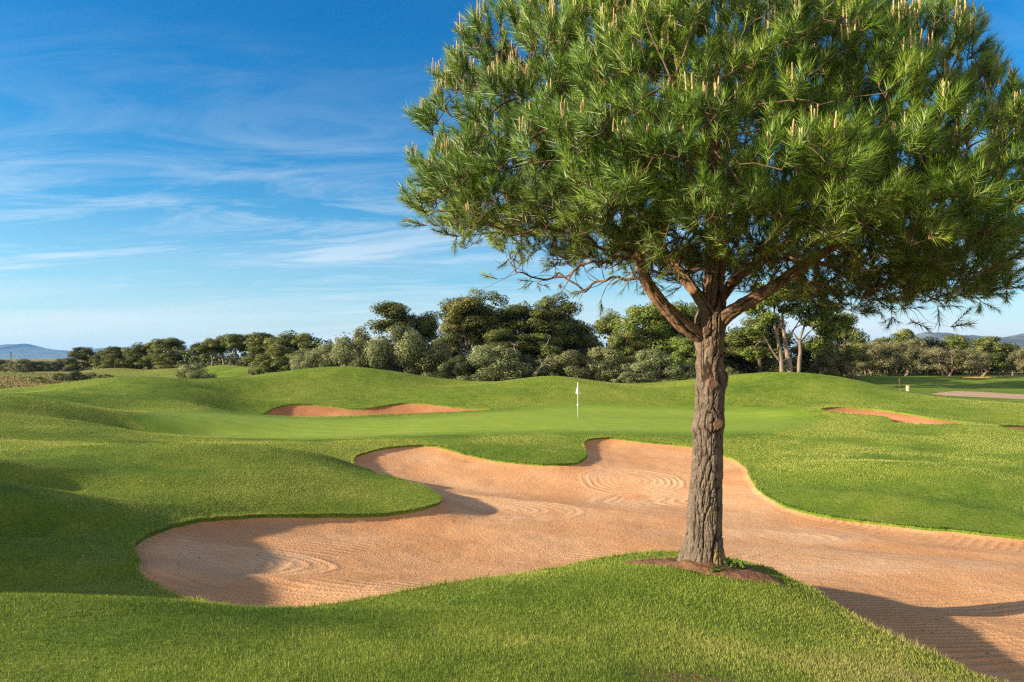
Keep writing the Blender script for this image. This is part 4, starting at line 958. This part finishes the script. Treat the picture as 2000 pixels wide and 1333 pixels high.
TREES = [
 # central pines
 ('aleppo', 905, 572, 100, 76, 'tall pine with thin bare limbs at the left end of the big pine clump', G1),
 ('aleppo', 950, 566, 100, 80, 'tallest pine of the clump left of the flag, dense rounded top', G1),
 ('dense', 1022, 588, 105, 77, 'dark bushy pine in the middle of the big pine clump', G1),
 ('aleppo', 1085, 571, 92, 79, 'tall pine with stepped crown at the right of the big clump, above the flag', G1),
 ('dense', 1125, 622, 80, 82, 'lower dark pine sloping off the right edge of the big clump', G1),
 ('sparse', 1187, 600, 56, 92, 'slim bluish pine standing alone in the gap right of the big clump', G1),
 ('bright', 1262, 585, 120, 70, 'bright green bushy pine just left of the big foreground trunk', G1),
 ('bright', 1335, 588, 100, 73, 'bright green pine partly hidden by the foreground pine limb', G1),
 ('bright', 1225, 640, 70, 68, 'short green pine at the left foot of the bright pines', G1),
 ('sparse', 768, 586, 92, 84, 'tall open crowned pine rising above the rounded olive bushes', G1),
 ('sparse', 828, 606, 60, 86, 'small open pine with airy round top right of the tall open crowned pine', G1),
 ('dense', 1405, 640, 90, 74, 'dark low pine showing just right behind the foreground trunk', G1),
 ('bright', 1350, 655, 80, 66, 'low green pine touching the left side of the foreground trunk', G1),
 ('dense', 985, 640, 90, 73, 'brownish low pine with dead twigs under the big clump', G1),
 ('dense', 1060, 650, 80, 74, 'dusky low pine between the clump and the pale bushes', G1),
 # olives and lentisk in front
 ('olivebush', 782, 632, 105, 67, 'large silvery olive bush, tallest of the rounded bushes left of the pines', G2),
 ('olivebush', 690, 655, 95, 69, 'wide silvery olive bush behind the crest of the left mound', G2),
 ('olivebush', 706, 632, 45, 78, 'pale olive top poking up between two larger olive bushes', G2),
 ('olivebush', 640, 668, 75, 74, 'greyish green bush at the left end of the olive bushes', G2),
 ('olivebush', 855, 668, 85, 67, 'dull olive bush in shade between the silvery bushes and the pine clump', G2),
 ('olivebush', 965, 672, 110, 62, 'broad pale green bush in front of the big pine clump', G2),
 ('olivebush', 1020, 690, 70, 63, 'dark round bush at the right side of the broad pale bush', G2),
 ('olivebush', 905, 690, 70, 64, 'dark bush at the hollow between the two green mounds', G2),
 ('olivebush', 1112, 682, 80, 63, 'yellowish green bush directly behind the flag', G2),
 ('olivebush', 1180, 674, 95, 64, 'domed grey green bush right of the bush behind the flag', G2),
 ('olivebush', 1272, 678, 85, 61, 'upright pale bush below the bright green pines', G2),
 ('lowbush', 1228, 726, 60, 59, 'low dark green bush at the dip of the mound right of the flag', G2),
 ('lowbush', 1320, 735, 60, 60, 'low bush in the dip just left of the foreground trunk', G2),
 ('lowbush', 1428, 716, 34, 60, 'small yellow green bush right of the foreground trunk on the mound crest', G2),
 ('olivebush', 1340, 705, 60, 62, 'dull green bush low beside the foreground trunk', G2),
 ('olivebush', 1075, 700, 55, 66, 'small grey bush tangled with dead twigs left of the flag', G2),
 ('olivebush', 740, 668, 80, 70, 'mid green bush wedged between the two biggest silvery olive bushes', G2),
 ('olivebush', 610, 682, 70, 80, 'grey green bush low at the left foot of the olive bushes', G2),
 ('olivebush', 1400, 690, 70, 68, 'dim bush close behind the foreground trunk', G2),
 ('dense', 870, 650, 60, 82, 'short dark pine filling the gap left of the big pine clump', G1),
 # right-hand pine group
 ('aleppo', 1480, 600, 105, 66, 'green pine left of the pale double trunks', G1),
 ('dense', 1640, 606, 75, 70, 'dark pine at the right edge of the pale trunk group', G1),
 ('dense', 1450, 655, 80, 70, 'dark low pine in shade between the foreground trunk and the pale trunks', G1),
 ('dense', 1585, 660, 80, 74, 'shaded low pine behind the pale double trunks', G1),
 ('olivebush', 1625, 690, 60, 68, 'grey bush at the right foot of the pale trunk group', G4),
 # left treeline
 ('roundpine', 600, 650, 70, 96, 'pine with sloping top nearest to the olive bushes on the left treeline', G3),
 ('roundpine', 562, 645, 70, 98, 'round green pine behind the left mound, second from the olive bushes', G3),
 ('roundpine', 525, 648, 62, 99, 'pine with a single pale leaning trunk behind the left mound', G3),
 ('umbrella', 490, 652, 52, 104, 'umbrella pine at the right end of the four pale trunks', G3),
 ('umbrella', 466, 650, 58, 103, 'tallest umbrella pine of the four with pale trunks', G3),
 ('umbrella', 440, 655, 52, 104, 'umbrella pine standing second among the four pale trunks', G3),
 ('umbrella', 412, 660, 56, 103, 'umbrella pine with forked pale trunk at the left of the four', G3),
 ('roundpine', 380, 668, 50, 122, 'dark pine in the dip just left of the pale trunk pines', G3),
 ('dense', 332, 658, 62, 126, 'high domed dark pine in the middle of the far left treeline', G3),
 ('roundpine', 298, 668, 50, 128, 'pine left of the high domed pine on the far treeline', G3),
 ('roundpine', 268, 668, 46, 128, 'grey green pine third left of the high domed pine', G3),
 ('roundpine', 238, 676, 46, 128, 'lower pine where the far treeline drops towards the sea haze', G3),
 ('roundpine', 198, 682, 40, 132, 'small pine beside the dark rounded pine at the treeline end', G3),
 ('dense', 161, 677, 44, 136, 'dark rounded pine standing out at the left end of the treeline', G3),
 ('dense', 352, 680, 70, 118, 'broad dark pine low in front of the high domed pine', G3),
 ('roundpine', 548, 672, 60, 90, 'short pine low in front of the round pine behind the left mound', G3),
 ('roundpine', 590, 680, 60, 88, 'short dull pine beside the olive bushes on the left', G3),
 # far left low row
 ('olivebush', 125, 700, 42, 150, 'dark low tree left of the dark rounded pine', G6),
 ('olivebush', 85, 704, 44, 152, 'low dusky tree on the horizon at the far left', G6),
 ('olivebush', 45, 700, 44, 150, 'low tree just right of the thin pole on the horizon', G6),
 ('olivebush', 8, 702, 40, 150, 'low tree at the left border of the view on the horizon', G6),
 ('lowbush', 42, 709, 34, 118, 'pale rounded shrub in the rough below the pole', G6),
 ('olivebush', 376, 711, 62, 60, 'olive bush standing alone behind the left mound', G6),
 ('lowbush', 500, 703, 26, 92, 'small round shrub below the leaning pale trunk', G6),
 ('lowbush', 118, 728, 40, 80, 'yellowish shrub left of the dark shrub in the dry grass', G6),
 ('lowbush', 178, 727, 36, 84, 'feathery shrub between the two dark shrubs in the dry grass', G6),
 ('lowbush', 75, 735, 40, 74, 'wide low shrub at the left end of the dry grass', G6),
 ('lowbush', 150, 724, 34, 78, 'dark shrub in the tall dry grass at the left', G6),
 ('lowbush', 205, 730, 36, 76, 'low dark shrub at the right end of the dry grass', G6),
 # right: olives beyond the path, pines behind
 ('olivetree', 1655, 668, 70, 84, 'olive tree with many thin stems next to the pale trunk pines', G4),
 ('olivetree', 1698, 664, 74, 80, 'brownish olive tree with leaning stems behind the end of the mound', G4),
 ('olivetree', 1745, 666, 66, 82, 'olive tree with grey crown above the litter bin', G4),
 ('olivetree', 1788, 658, 72, 86, 'tall grey olive tree in the middle of the olive row', G4),
 ('olivetree', 1853, 678, 96, 79, 'bright silvery olive with a sunlit stem in front of the row', G4),
 ('olivetree', 1822, 682, 56, 84, 'dull olive between the tall grey olive and the bright silvery one', G4),
 ('olivetree', 1905, 680, 54, 84, 'olive in half shade right of the bright silvery olive', G4),
 ('olivetree', 1997, 676, 40, 84, 'grey olive cut off by the right border of the view', G4),
 ('roundpine', 1680, 655, 60, 104, 'pine top behind the many stemmed olive tree', G5),
 ('roundpine', 1720, 657, 60, 106, 'pine top showing left of the drooping foreground branch', G5),
 ('roundpine', 1768, 641, 62, 102, 'highest round pine behind the olives under the drooping branch', G5),
 ('roundpine', 1825, 656, 50, 104, 'dark pine behind the olives left of the distant blue ridge', G5),
 ('roundpine', 1862, 652, 50, 108, 'pine crown in front of the blue ridge above the silvery olive', G5),
 ('roundpine', 1912, 656, 72, 98, 'full green pine right of the bright silvery olive', G5),
 ('roundpine', 1955, 670, 46, 100, 'dark pine with visible stems second from the right border', G5),
 ('roundpine', 1978, 668, 42, 104, 'pine next to the grey olive at the right border', G5),
]
for (kind, px, top, width, Y, lab, grp) in TREES:
    plant(kind, px, top, width, Y, lab, grp, mat=MF_GREY if (kind == 'olivebush' and px in (1625, 1075)) else (MF_DARK if lab.startswith('dark') and kind != 'dense' else None))

# the pale-trunked pine group right of the foreground tree: each trunk its own tree
def pale_pine(stem, limbs, crown, seed, label):
    """stem and limbs as photo points with widths at one distance; crown lobes as (px, py, dY, rpx)"""
    r = np.random.default_rng(seed); Y0 = stem[0][3]; x0 = (stem[0][0]-1000)/F*Y0; base = np.array([x0, Y0, float(turf_z(x0, Y0)[0])-.05])
    o = empty('pine_tree', tuple(base)); tag(o, label, 'tree', 'pale trunk pines on the right mound'); tv = []; tq = []; nv = 0
    for L in [stem]+limbs:
        P = np.array([pt(a, b, Y) for a, b, w, Y in L]); Rr = [w*Y/F/2 for a, b, w, Y in L]
        if L is stem: P[0, 2] = base[2]-.3
        P, Rr, _ = resample(P, Rr, 24); V, Q = tube_grid(P-base, Rr*(1+.08*r.normal(size=24)), 9); tv.append(V); tq.append(Q+nv); nv += len(V)
    lobes = []
    for (a, b, dy, rp) in crown:
        c = np.array(pt(a, b, Y0+dy))-base; s = rp/F*Y0
        for k in range(11):
            q = r.normal(size=3); q = q/np.linalg.norm(q)*s*r.uniform(.3, .85); ss = s*r.uniform(.32, .5); lobes.append((*(c+q*[1, 1, .7]), ss*1.2, ss*1.2, ss*.8))
    V, Q, rnd, gn = leaf_cloud(r, lobes, 1700*len(crown), .19, fill=.25)
    mesh_np('trunk', np.vstack(tv), [np.vstack(tq)], M_PALE, o)
    mesh_np('crown', V, [Q], MF_BRIGHT, o, attrs={'rnd': rnd, 'gn': gn}, smooth=False)
pale_pine([(1527,734,9,60),(1525,700,8,60),(1520,670,7,60),(1514,645,6,60),(1512,610,4,60.3),(1518,580,2,60.5)], [[(1521,703,5,60),(1508,685,4,59.8),(1497,665,3.4,59.5),(1485,648,2.4,59.2),(1478,640,1.5,59)],[(1502,672,2.4,59.6),(1485,668,2,59.3),(1472,680,1.4,59)],[(1516,655,4,60),(1524,630,3,60),(1535,612,2,60)]],
    [(1478,645,-.5,22),(1500,615,0,26),(1470,600,.5,24),(1510,580,0,26),(1490,565,1,22),(1465,690,.5,20),(1520,555,0.5,22)], 5, 'pale trunked pine forking low to the left on the right hand mound')
pale_pine([(1543,735,10,61),(1541,710,10,61),(1537,690,8,61),(1533,665,7,61),(1530,640,6,61),(1528,610,4,61),(1535,580,2,61)], [[(1536,662,4,61),(1545,652,3,61.2),(1553,640,2.5,61.5),(1562,625,1.6,61.7)],[(1530,645,3,61),(1520,635,2.5,60.8),(1514,625,1.5,60.6)],[(1549,644,2,61.3),(1565,635,1.6,61.5),(1590,640,1,61.8)]],
    [(1545,600,0,30),(1570,575,0,30),(1550,555,0,26),(1590,600,.5,28),(1605,565,.5,26),(1530,575,-.5,24),(1580,625,0,22)], 6, 'pale trunked pine with the tallest crown, second stem of the group on the right mound')
pale_pine([(1560,732,8,63),(1561,705,7,63),(1563,685,6,63),(1562,668,5,63),(1570,640,4,63),(1585,610,2.5,63)], [[(1562,668,4,63),(1552,655,3,63),(1546,645,2,63)],[(1563,670,3,63),(1575,655,2.4,63.2),(1590,640,1.6,63.4)]],
    [(1600,620,0,26),(1620,600,.5,28),(1615,650,0,24),(1640,630,.5,24),(1595,670,.5,20),(1630,570,0,22)], 8, 'pale trunked pine, darker third stem of the group with crown leaning right')

# fallen grey limbs in the undergrowth left of the flag
def dead_branch():
    MD = mat_plain('dead_wood', (0.17,0.135,0.105), (0.26,0.215,0.175), 3)
    r = np.random.default_rng(3); Y0 = 60.5; b = np.array(pt(1047, 735, Y0)); o = empty('fallen_branch', tuple(b)); tag(o, 'bare grey fallen branch leaning in the undergrowth left of the flag', 'branch'); tv = []; tq = []; nv = 0
    for L in ([(1045,738,1.8),(1056,718,1.6),(1066,703,1.2),(1070,695,.7)], [(1048,728,1.4),(1058,712,1.0),(1052,698,.6)], [(1052,722,1.2),(1068,712,1.0),(1076,715,.6)], [(1060,711,1.0),(1052,704,.7),(1046,706,.4)], [(1044,732,1.0),(1055,727,.8),(1066,727,.5)], [(1061,682,1.4),(1069,671,1.2),(1073,660,.7)], [(1000,672,1.2),(1012,676,1.2),(1022,680,.6)], [(1008,690,1.2),(1004,676,1.0),(1010,668,.6)]):
        P = np.array([pt(a, q, Y0+r.uniform(-.2, .2)) for a, q, w in L])-b; P, Rr, _ = resample(P, [w/F*Y0*.55 for a, q, w in L], 8); V, Q = tube_grid(P, Rr, 5); mesh_np('limb', V, [Q], MD, o)

dead_branch()

# the wood behind that reads as one dark mass
MF_WOOD = foliage_mat('wood_foliage', [(0, (0.03,0.045,0.014)), (.5, (0.085,0.105,0.035)), (1, (0.17,0.18,0.06))])
def woodland():
    r = np.random.default_rng(77); lobes = []
    for (x0, x1, Y, t0, t1, n) in ((840, 1660, 92, 640, 680, 190), (640, 900, 86, 655, 680, 90), (560, 860, 100, 680, 700, 60), (360, 600, 112, 682, 695, 60), (180, 400, 134, 690, 700, 50), (1640, 2060, 112, 672, 690, 90), (-60, 180, 160, 705, 712, 50), (850, 1420, 72, 705, 735, 110), (640, 850, 74, 690, 720, 50)):
        for k in range(n):
            px = r.uniform(x0, x1); y = Y+r.uniform(-2, 4); x = (px-1000)/F*y; z0 = float(turf_z(x, y)[0]); zt = (HORIZON-r.uniform(t0, t1))/F*y; h = max(.6, zt-z0); 
            for f in (.25, .75): s = r.uniform(.8, 1.5); lobes.append((x+r.normal(0, .4), y, z0+h*f*r.uniform(.8, 1.1), s*1.1, s, max(.5, h*.3)))
    V, Q, rnd, gn = leaf_cloud(r, lobes, 75000, .40, fill=.3)
    o = mesh_np('woodland', V, [Q], MF_WOOD, attrs={'rnd': rnd, 'gn': gn}, smooth=False); tag(o, 'dark wood and undergrowth behind the pines', 'wood', kind='stuff')
woodland()

# dry rough grass at the far left
def rough():
    r = np.random.default_rng(9); n = 34000
    px = r.uniform(-80, 420, n); Y = np.exp(r.uniform(np.log(50), np.log(100), n)); x = (px-1000)/F*Y; d = dryness(x, Y); k = (d > r.uniform(.1, .8, n)) & (fbm(x*.35, Y*.35, 3, 41)+.25 > r.uniform(-.2, .8, n)); x, Y = x[k], Y[k]
    tall = np.clip(1.5-1.5*np.hypot((x+50)/7, (Y-74)/6), 0, 1)
    V, T, a, g = blades(x, Y, np.clip(.13+.18*tall+.22*fbm(x*.5, Y*.5, 3, 43), .05, .5), .12, 1.3, rnd=np.clip(.45+.7*fbm(x*.3, Y*.3, 3, 47)+r.normal(0, .15, len(x))-.2*tall, 0, 1))
    M = Mat('dry_blade'); c = M.ramp(M.attr('rnd'), [(0, (0.13,0.15,0.045)), (.45, (0.22,0.19,0.07)), (1, (0.33,0.23,0.11))])
    o = mesh_np('dry_grass', V, [T], M.done(M.principled(c, .8, spec=.1)), attrs={'rnd': a, 'gn': g}, smooth=False); tag(o, 'tall straw coloured dry grass on the far left rough', 'dry grass', kind='stuff')
rough()

# ---------------------------------------------------------------- hills on the horizon
def ridge(name, pts, Y, depth, col, seed):
    r = np.random.default_rng(seed); n = 260; px = np.linspace(pts[0][0], pts[-1][0], n); py = np.interp(px, [p[0] for p in pts], [p[1] for p in pts])
    x = (px-1000)/F*Y; h = np.maximum((HORIZON-py)/F*Y+3, 0)*(1+.06*fbm(px*.06, px*0+seed, 4, seed)); rows = np.linspace(-1, 1, 41); V = []
    for q in rows:
        prof = np.maximum(0, 1-np.abs(q)**1.3); y = Y+q*depth+0*x
        V.append(np.c_[x, y, -6+(h+3)*prof*(1+.22*(1-prof)*fbm(x/260+q, y/260, 4, seed+3))])
    V = np.vstack(V); i = np.arange(40)[:, None]*n; j = np.arange(n-1)[None]; Q = np.stack([i+j, i+j+1, i+n+j+1, i+n+j], -1).reshape(-1, 4)
    o = mesh_np(name, V, [Q], col); tag(o, kind='structure')
M_HILL = mat_plain('hill_scrub_hazed', (0.055,0.075,0.075), (0.12,0.135,0.125), .012, bump=.6, dist=20)  # scrub with blue-grey distance haze mixed into its colour
ridge('mountains', [(-260,690),(-120,678),(-40,677),(0,675),(20,673),(40,673),(48,671.5),(58,676.5),(70,677.5),(90,681.5),(125,684.5),(150,688),(190,689),(205,679),(230,678),(260,682),(300,690),(380,696)], 7000, 900, M_HILL, 4)
ridge('hills', [(1640,690),(1740,676),(1780,664),(1800,650),(1812,647.5),(1840,651),(1880,655),(1930,657),(1965,660),(1990,654),(2030,648),(2100,655),(2200,670)], 3600, 500, M_HILL, 6)

# ---------------------------------------------------------------- small things on the course
M_WHITE = mat_plain('white_paint', (0.60,0.60,0.56), (0.68,0.68,0.64), 8, .45, .1, .002)
M_FLAG = mat_plain('flag_cloth', (0.58,0.58,0.56), (0.66,0.66,0.65), 20, .8, .3, .01)
def lathe(prof, n=20):
    P = np.array(prof); th = np.linspace(0, 2*np.pi, n, endpoint=False); V = np.stack([np.outer(P[:, 0], np.cos(th)), np.outer(P[:, 0], np.sin(th)), np.repeat(P[:, 1][:, None], n, 1)], -1).reshape(-1, 3)
    i = np.arange(len(P)-1)[:, None]*n; j = np.arange(n)[None]; return V, np.stack([i+j, i+(j+1) % n, i+n+(j+1) % n, i+n+j], -1).reshape(-1, 4)
def ground_empty(name, px, Y, label, cat):
    x = (px-1000)/F*Y; o = empty(name, (x, Y, float(turf_z(x, Y)[0]))); return tag(o, label, cat)
fl = ground_empty('flagstick', 1128.5, 40, 'white flagstick with limp white flag standing in the hole of the green', 'flag')
zt = (HORIZON-747)/F*40-fl.location.z
V, Q = lathe([(.0, -.1), (.016, -.1), (.016, zt), (.0, zt+.01)], 10); mesh_np('pole', V, [Q], M_WHITE, fl)
# limp cloth: folds hanging against the pole, wider at its foot
zz = np.linspace(0, 1, 16); th = np.linspace(0, 2*np.pi, 28, endpoint=False)
V = np.stack([np.array([(.02+.085*z**1.15*(1+.35*np.sin(3*t+2))*(1+.15*np.sin(7*t)))*np.cos(t)-.012*z, (.02+.05*z)*(1+.3*np.sin(3*t))*np.sin(t), zt-.16-z*.50-.06*z*np.cos(t+.5)]) for z in zz for t in th])
i = np.arange(15)[:, None]*28; j = np.arange(28)[None]; Q = np.stack([i+j, i+28+j, i+28+(j+1) % 28, i+(j+1) % 28], -1).reshape(-1, 4)
mesh_np('flag', V, [Q], M_FLAG, fl)
V, Q = lathe([(0, -.075), (.03, -.07), (.058, -.04), (.055, 0), (.03, .06), (.012, .13), (.012, .14)], 14); V[:, 2] += zt-1.33; mesh_np('position_marker', V, [Q], M_WHITE, fl)
V, Q = lathe([(.0, .002), (.054, .002), (.054, .012), (.07, .012)], 20); mesh_np('hole_cup', V, [Q], M_WHITE, fl)

bn = ground_empty('litter_bin', 1773, 57, 'cream slatted litter bin beside the cart path', 'litter bin')
Mcream = mat_plain('bin_slats', (0.36,0.29,0.20), (0.46,0.40,0.30), 5, .7, .2); Mdk = mat_plain('dark_metal', (0.05,0.035,0.025), (0.10,0.07,0.05), 6, .5)
vv = []; qq = []; nv = 0
for k in range(16):
    a = 2*np.pi*k/16; c, s = math.cos(a), math.sin(a); box = np.array([[x, y, z] for z in (.03, .66) for x, y in ((.155, -.027), (.185, -.027), (.185, .027), (.155, .027))])
    V = np.c_[box[:, 0]*c-box[:, 1]*s, box[:, 0]*s+box[:, 1]*c, box[:, 2]]; vv.append(V); qq.append(np.array([[0,3,2,1],[4,5,6,7],[0,1,5,4],[1,2,6,5],[2,3,7,6],[3,0,4,7]])+nv); nv += 8
mesh_np('slat_body', np.vstack(vv), [np.vstack(qq)], Mcream, bn, smooth=False)
V, Q = lathe([(0, .02), (.148, .02), (.148, .62), (.0, .60)], 20); mesh_np('liner', V, [Q], Mdk, bn)
V, Q = lathe([(.150, .664), (.195, .664), (.197, .70), (.15, .71), (.148, .664)], 24); mesh_np('rim', V, [Q], Mcream, bn); bn.scale = (.8, .8, .92)
bw = ground_empty('ball_washer', 1757, 58, 'dark post with a ball washer on a sloped stone base by the path', 'ball washer')
V, Q = lathe([(0, 0), (.17, 0), (.16, .06), (.10, .25), (.08, .27), (0, .27)], 18); mesh_np('stone_base', V, [Q], mat_plain('stone', (0.42,0.30,0.19), (0.55,0.42,0.29), 6, .9, .6), bw)
V, Q = lathe([(0, .27), (.035, .27), (.03, .95), (0, .95)], 12); mesh_np('post', V, [Q], Mdk, bw)
V, Q = lathe([(0, .93), (.06, .93), (.07, .98), (.07, 1.14), (.05, 1.2), (.012, 1.22), (.012, 1.3), (0, 1.3)], 14); mesh_np('washer_head', V, [Q], Mdk, bw)
po = ground_empty('utility_pole', 21.5, 145, 'thin dark pole rising over the low trees at the far left horizon', 'pole')
V, Q = lathe([(0, -.3), (.12, -.3), (.08, (HORIZON-690)/F*145-po.location.z), (0, (HORIZON-690)/F*145-po.location.z)], 8); mesh_np('pole', V, [Q], Mdk, po)
V, Q = lathe([(0, 0), (.16, 0), (.13, .22), (0, .24)], 8); V[:, 2] += (HORIZON-690)/F*145-po.location.z-.02; mesh_np('pole_cap', V, [Q], Mdk, po)

# weeds and litter round the foot of the pine
def weed(px, py, Y, n, h, seed, label, mat):
    r = np.random.default_rng(seed); x, y, _ = pt(px, py, Y); z = float(turf_z(x, y)[0])-.02; o = empty('weed', (x, y, z)); tag(o, label, 'weed'); lob = []; A = []; B = []
    for k in range(n):
        a = r.uniform(0, 2*np.pi); q = h*r.uniform(.2, 1.1); e = np.array([np.cos(a)*q, np.sin(a)*q, h*r.uniform(.5, 1.1)]); A.append([0, 0, -.01]); B.append(e); s = h*r.uniform(.14, .24); lob.append((*e, s, s, s*.8)); lob.append((*(e*.6), s*.8, s*.8, s*.6))
    V, Q, rnd, gn = leaf_cloud(r, lob, 55*n, h*.22, fill=.5); m = mesh_np('leaves', V, [Q], mat, o, attrs={'rnd': rnd, 'gn': gn}, smooth=False)
    V, Q = tubes((np.array(A), np.array(B), np.full(n, .004), np.full(n, .002)), 5); mesh_np('stems', V, [Q], M_TWIG, o)
MF_WEED = foliage_mat('weed_leaf', [(0, (0.05,0.11,0.015)), (.5, (0.11,0.20,0.03)), (1, (0.2,0.29,0.06))], .35)
weed(1398, 1118, 7.55, 14, .085, 1, 'bright green weed at the right front of the pine trunk foot', MF_WEED)
weed(1432, 1108, 7.75, 16, .12, 2, 'darker leggy weed sprouting right of the pine trunk foot', MF_WEED)
weed(1350, 1121, 7.55, 6, .04, 3, 'tiny yellow green weed in the soil left front of the trunk', MF_WEED)
def litter():
    r = np.random.default_rng(31); n = 900; i = r.integers(0, len(SOIL), n); c = SOIL.mean(0); t = np.sqrt(r.uniform(0, 1, n))[:, None]; P = c+(SOIL[i]-c)*t*.97
    z = turf_z(P[:, 0], P[:, 1])-.015; a = r.uniform(0, 2*np.pi, n); L = r.uniform(.02, .09, n); A = np.c_[P, z]; B = A+np.c_[np.cos(a)*L, np.sin(a)*L, r.normal(.008, .012, n)]
    V, Q = tubes((A, B, np.full(n, .0028), np.full(n, .0022)), 4)
    o = mesh_np('pine_litter', V, [Q], mat_plain('litter', (0.24,0.13,0.07), (0.42,0.28,0.17), 9)); tag(o, 'dry fallen needles and bark bits on the soil round the pine', 'litter', kind='stuff')
litter()

def pebbles():
    r = np.random.default_rng(51); n = 1500; x = r.uniform(-6, 12, n); y = r.uniform(6.5, 19, n); d, _, _ = sdist(BUNKERS[0][0], x, y, 1.0); k = d > .15; x, y, d = x[k], y[k], d[k]
    z = sand_z(0, x, y, d)+.004; s = .006+.012*r.uniform(0, 1, len(x))**3; O = np.array([[1,0,0],[0,1,0],[-1,0,0],[0,-1,0],[0,0,.8],[0,0,-.8]])
    V = np.c_[x, y, z][:, None]+O[None]*s[:, None, None]*r.uniform(.6, 1.3, (len(x), 6, 1)); T = np.array([[0,1,4],[1,2,4],[2,3,4],[3,0,4],[1,0,5],[2,1,5],[3,2,5],[0,3,5]])
    o = mesh_np('pebbles', V.reshape(-1, 3), [(np.arange(len(x))[:, None, None]*6+T[None]).reshape(-1, 3)], mat_plain('clod', (0.24,0.12,0.06), (0.42,0.24,0.13), 9)); tag(o, 'tiny clods and pebbles on the raked sand', 'pebbles', kind='stuff')
pebbles()

# ---------------------------------------------------------------- air
HZ = True
if HZ:
    s = 9000.0; z0, z1 = -9.0, 195.0
    V = np.array([[x, y, z] for z in (z0, z1) for x, y in ((-s, -s), (s, -s), (s, s), (-s, s))])
    M = Mat('haze_air'); v = M.n('ShaderNodeVolumePrincipled'); v.inputs['Color'].default_value = (0.22, 0.52, 1.0, 1); v.inputs['Density'].default_value = 5.5e-5; v.inputs['Anisotropy'].default_value = .2
    M.l(v.outputs[0], M.out.inputs['Volume'])
    hz = mesh_np('haze', V, [np.array([[0,3,2,1],[4,5,6,7],[0,1,5,4],[1,2,6,5],[2,3,7,6],[3,0,4,7]])], M.m, smooth=False); tag(hz, kind='stuff', label='thin bluish air haze over the far hills', cat='haze')
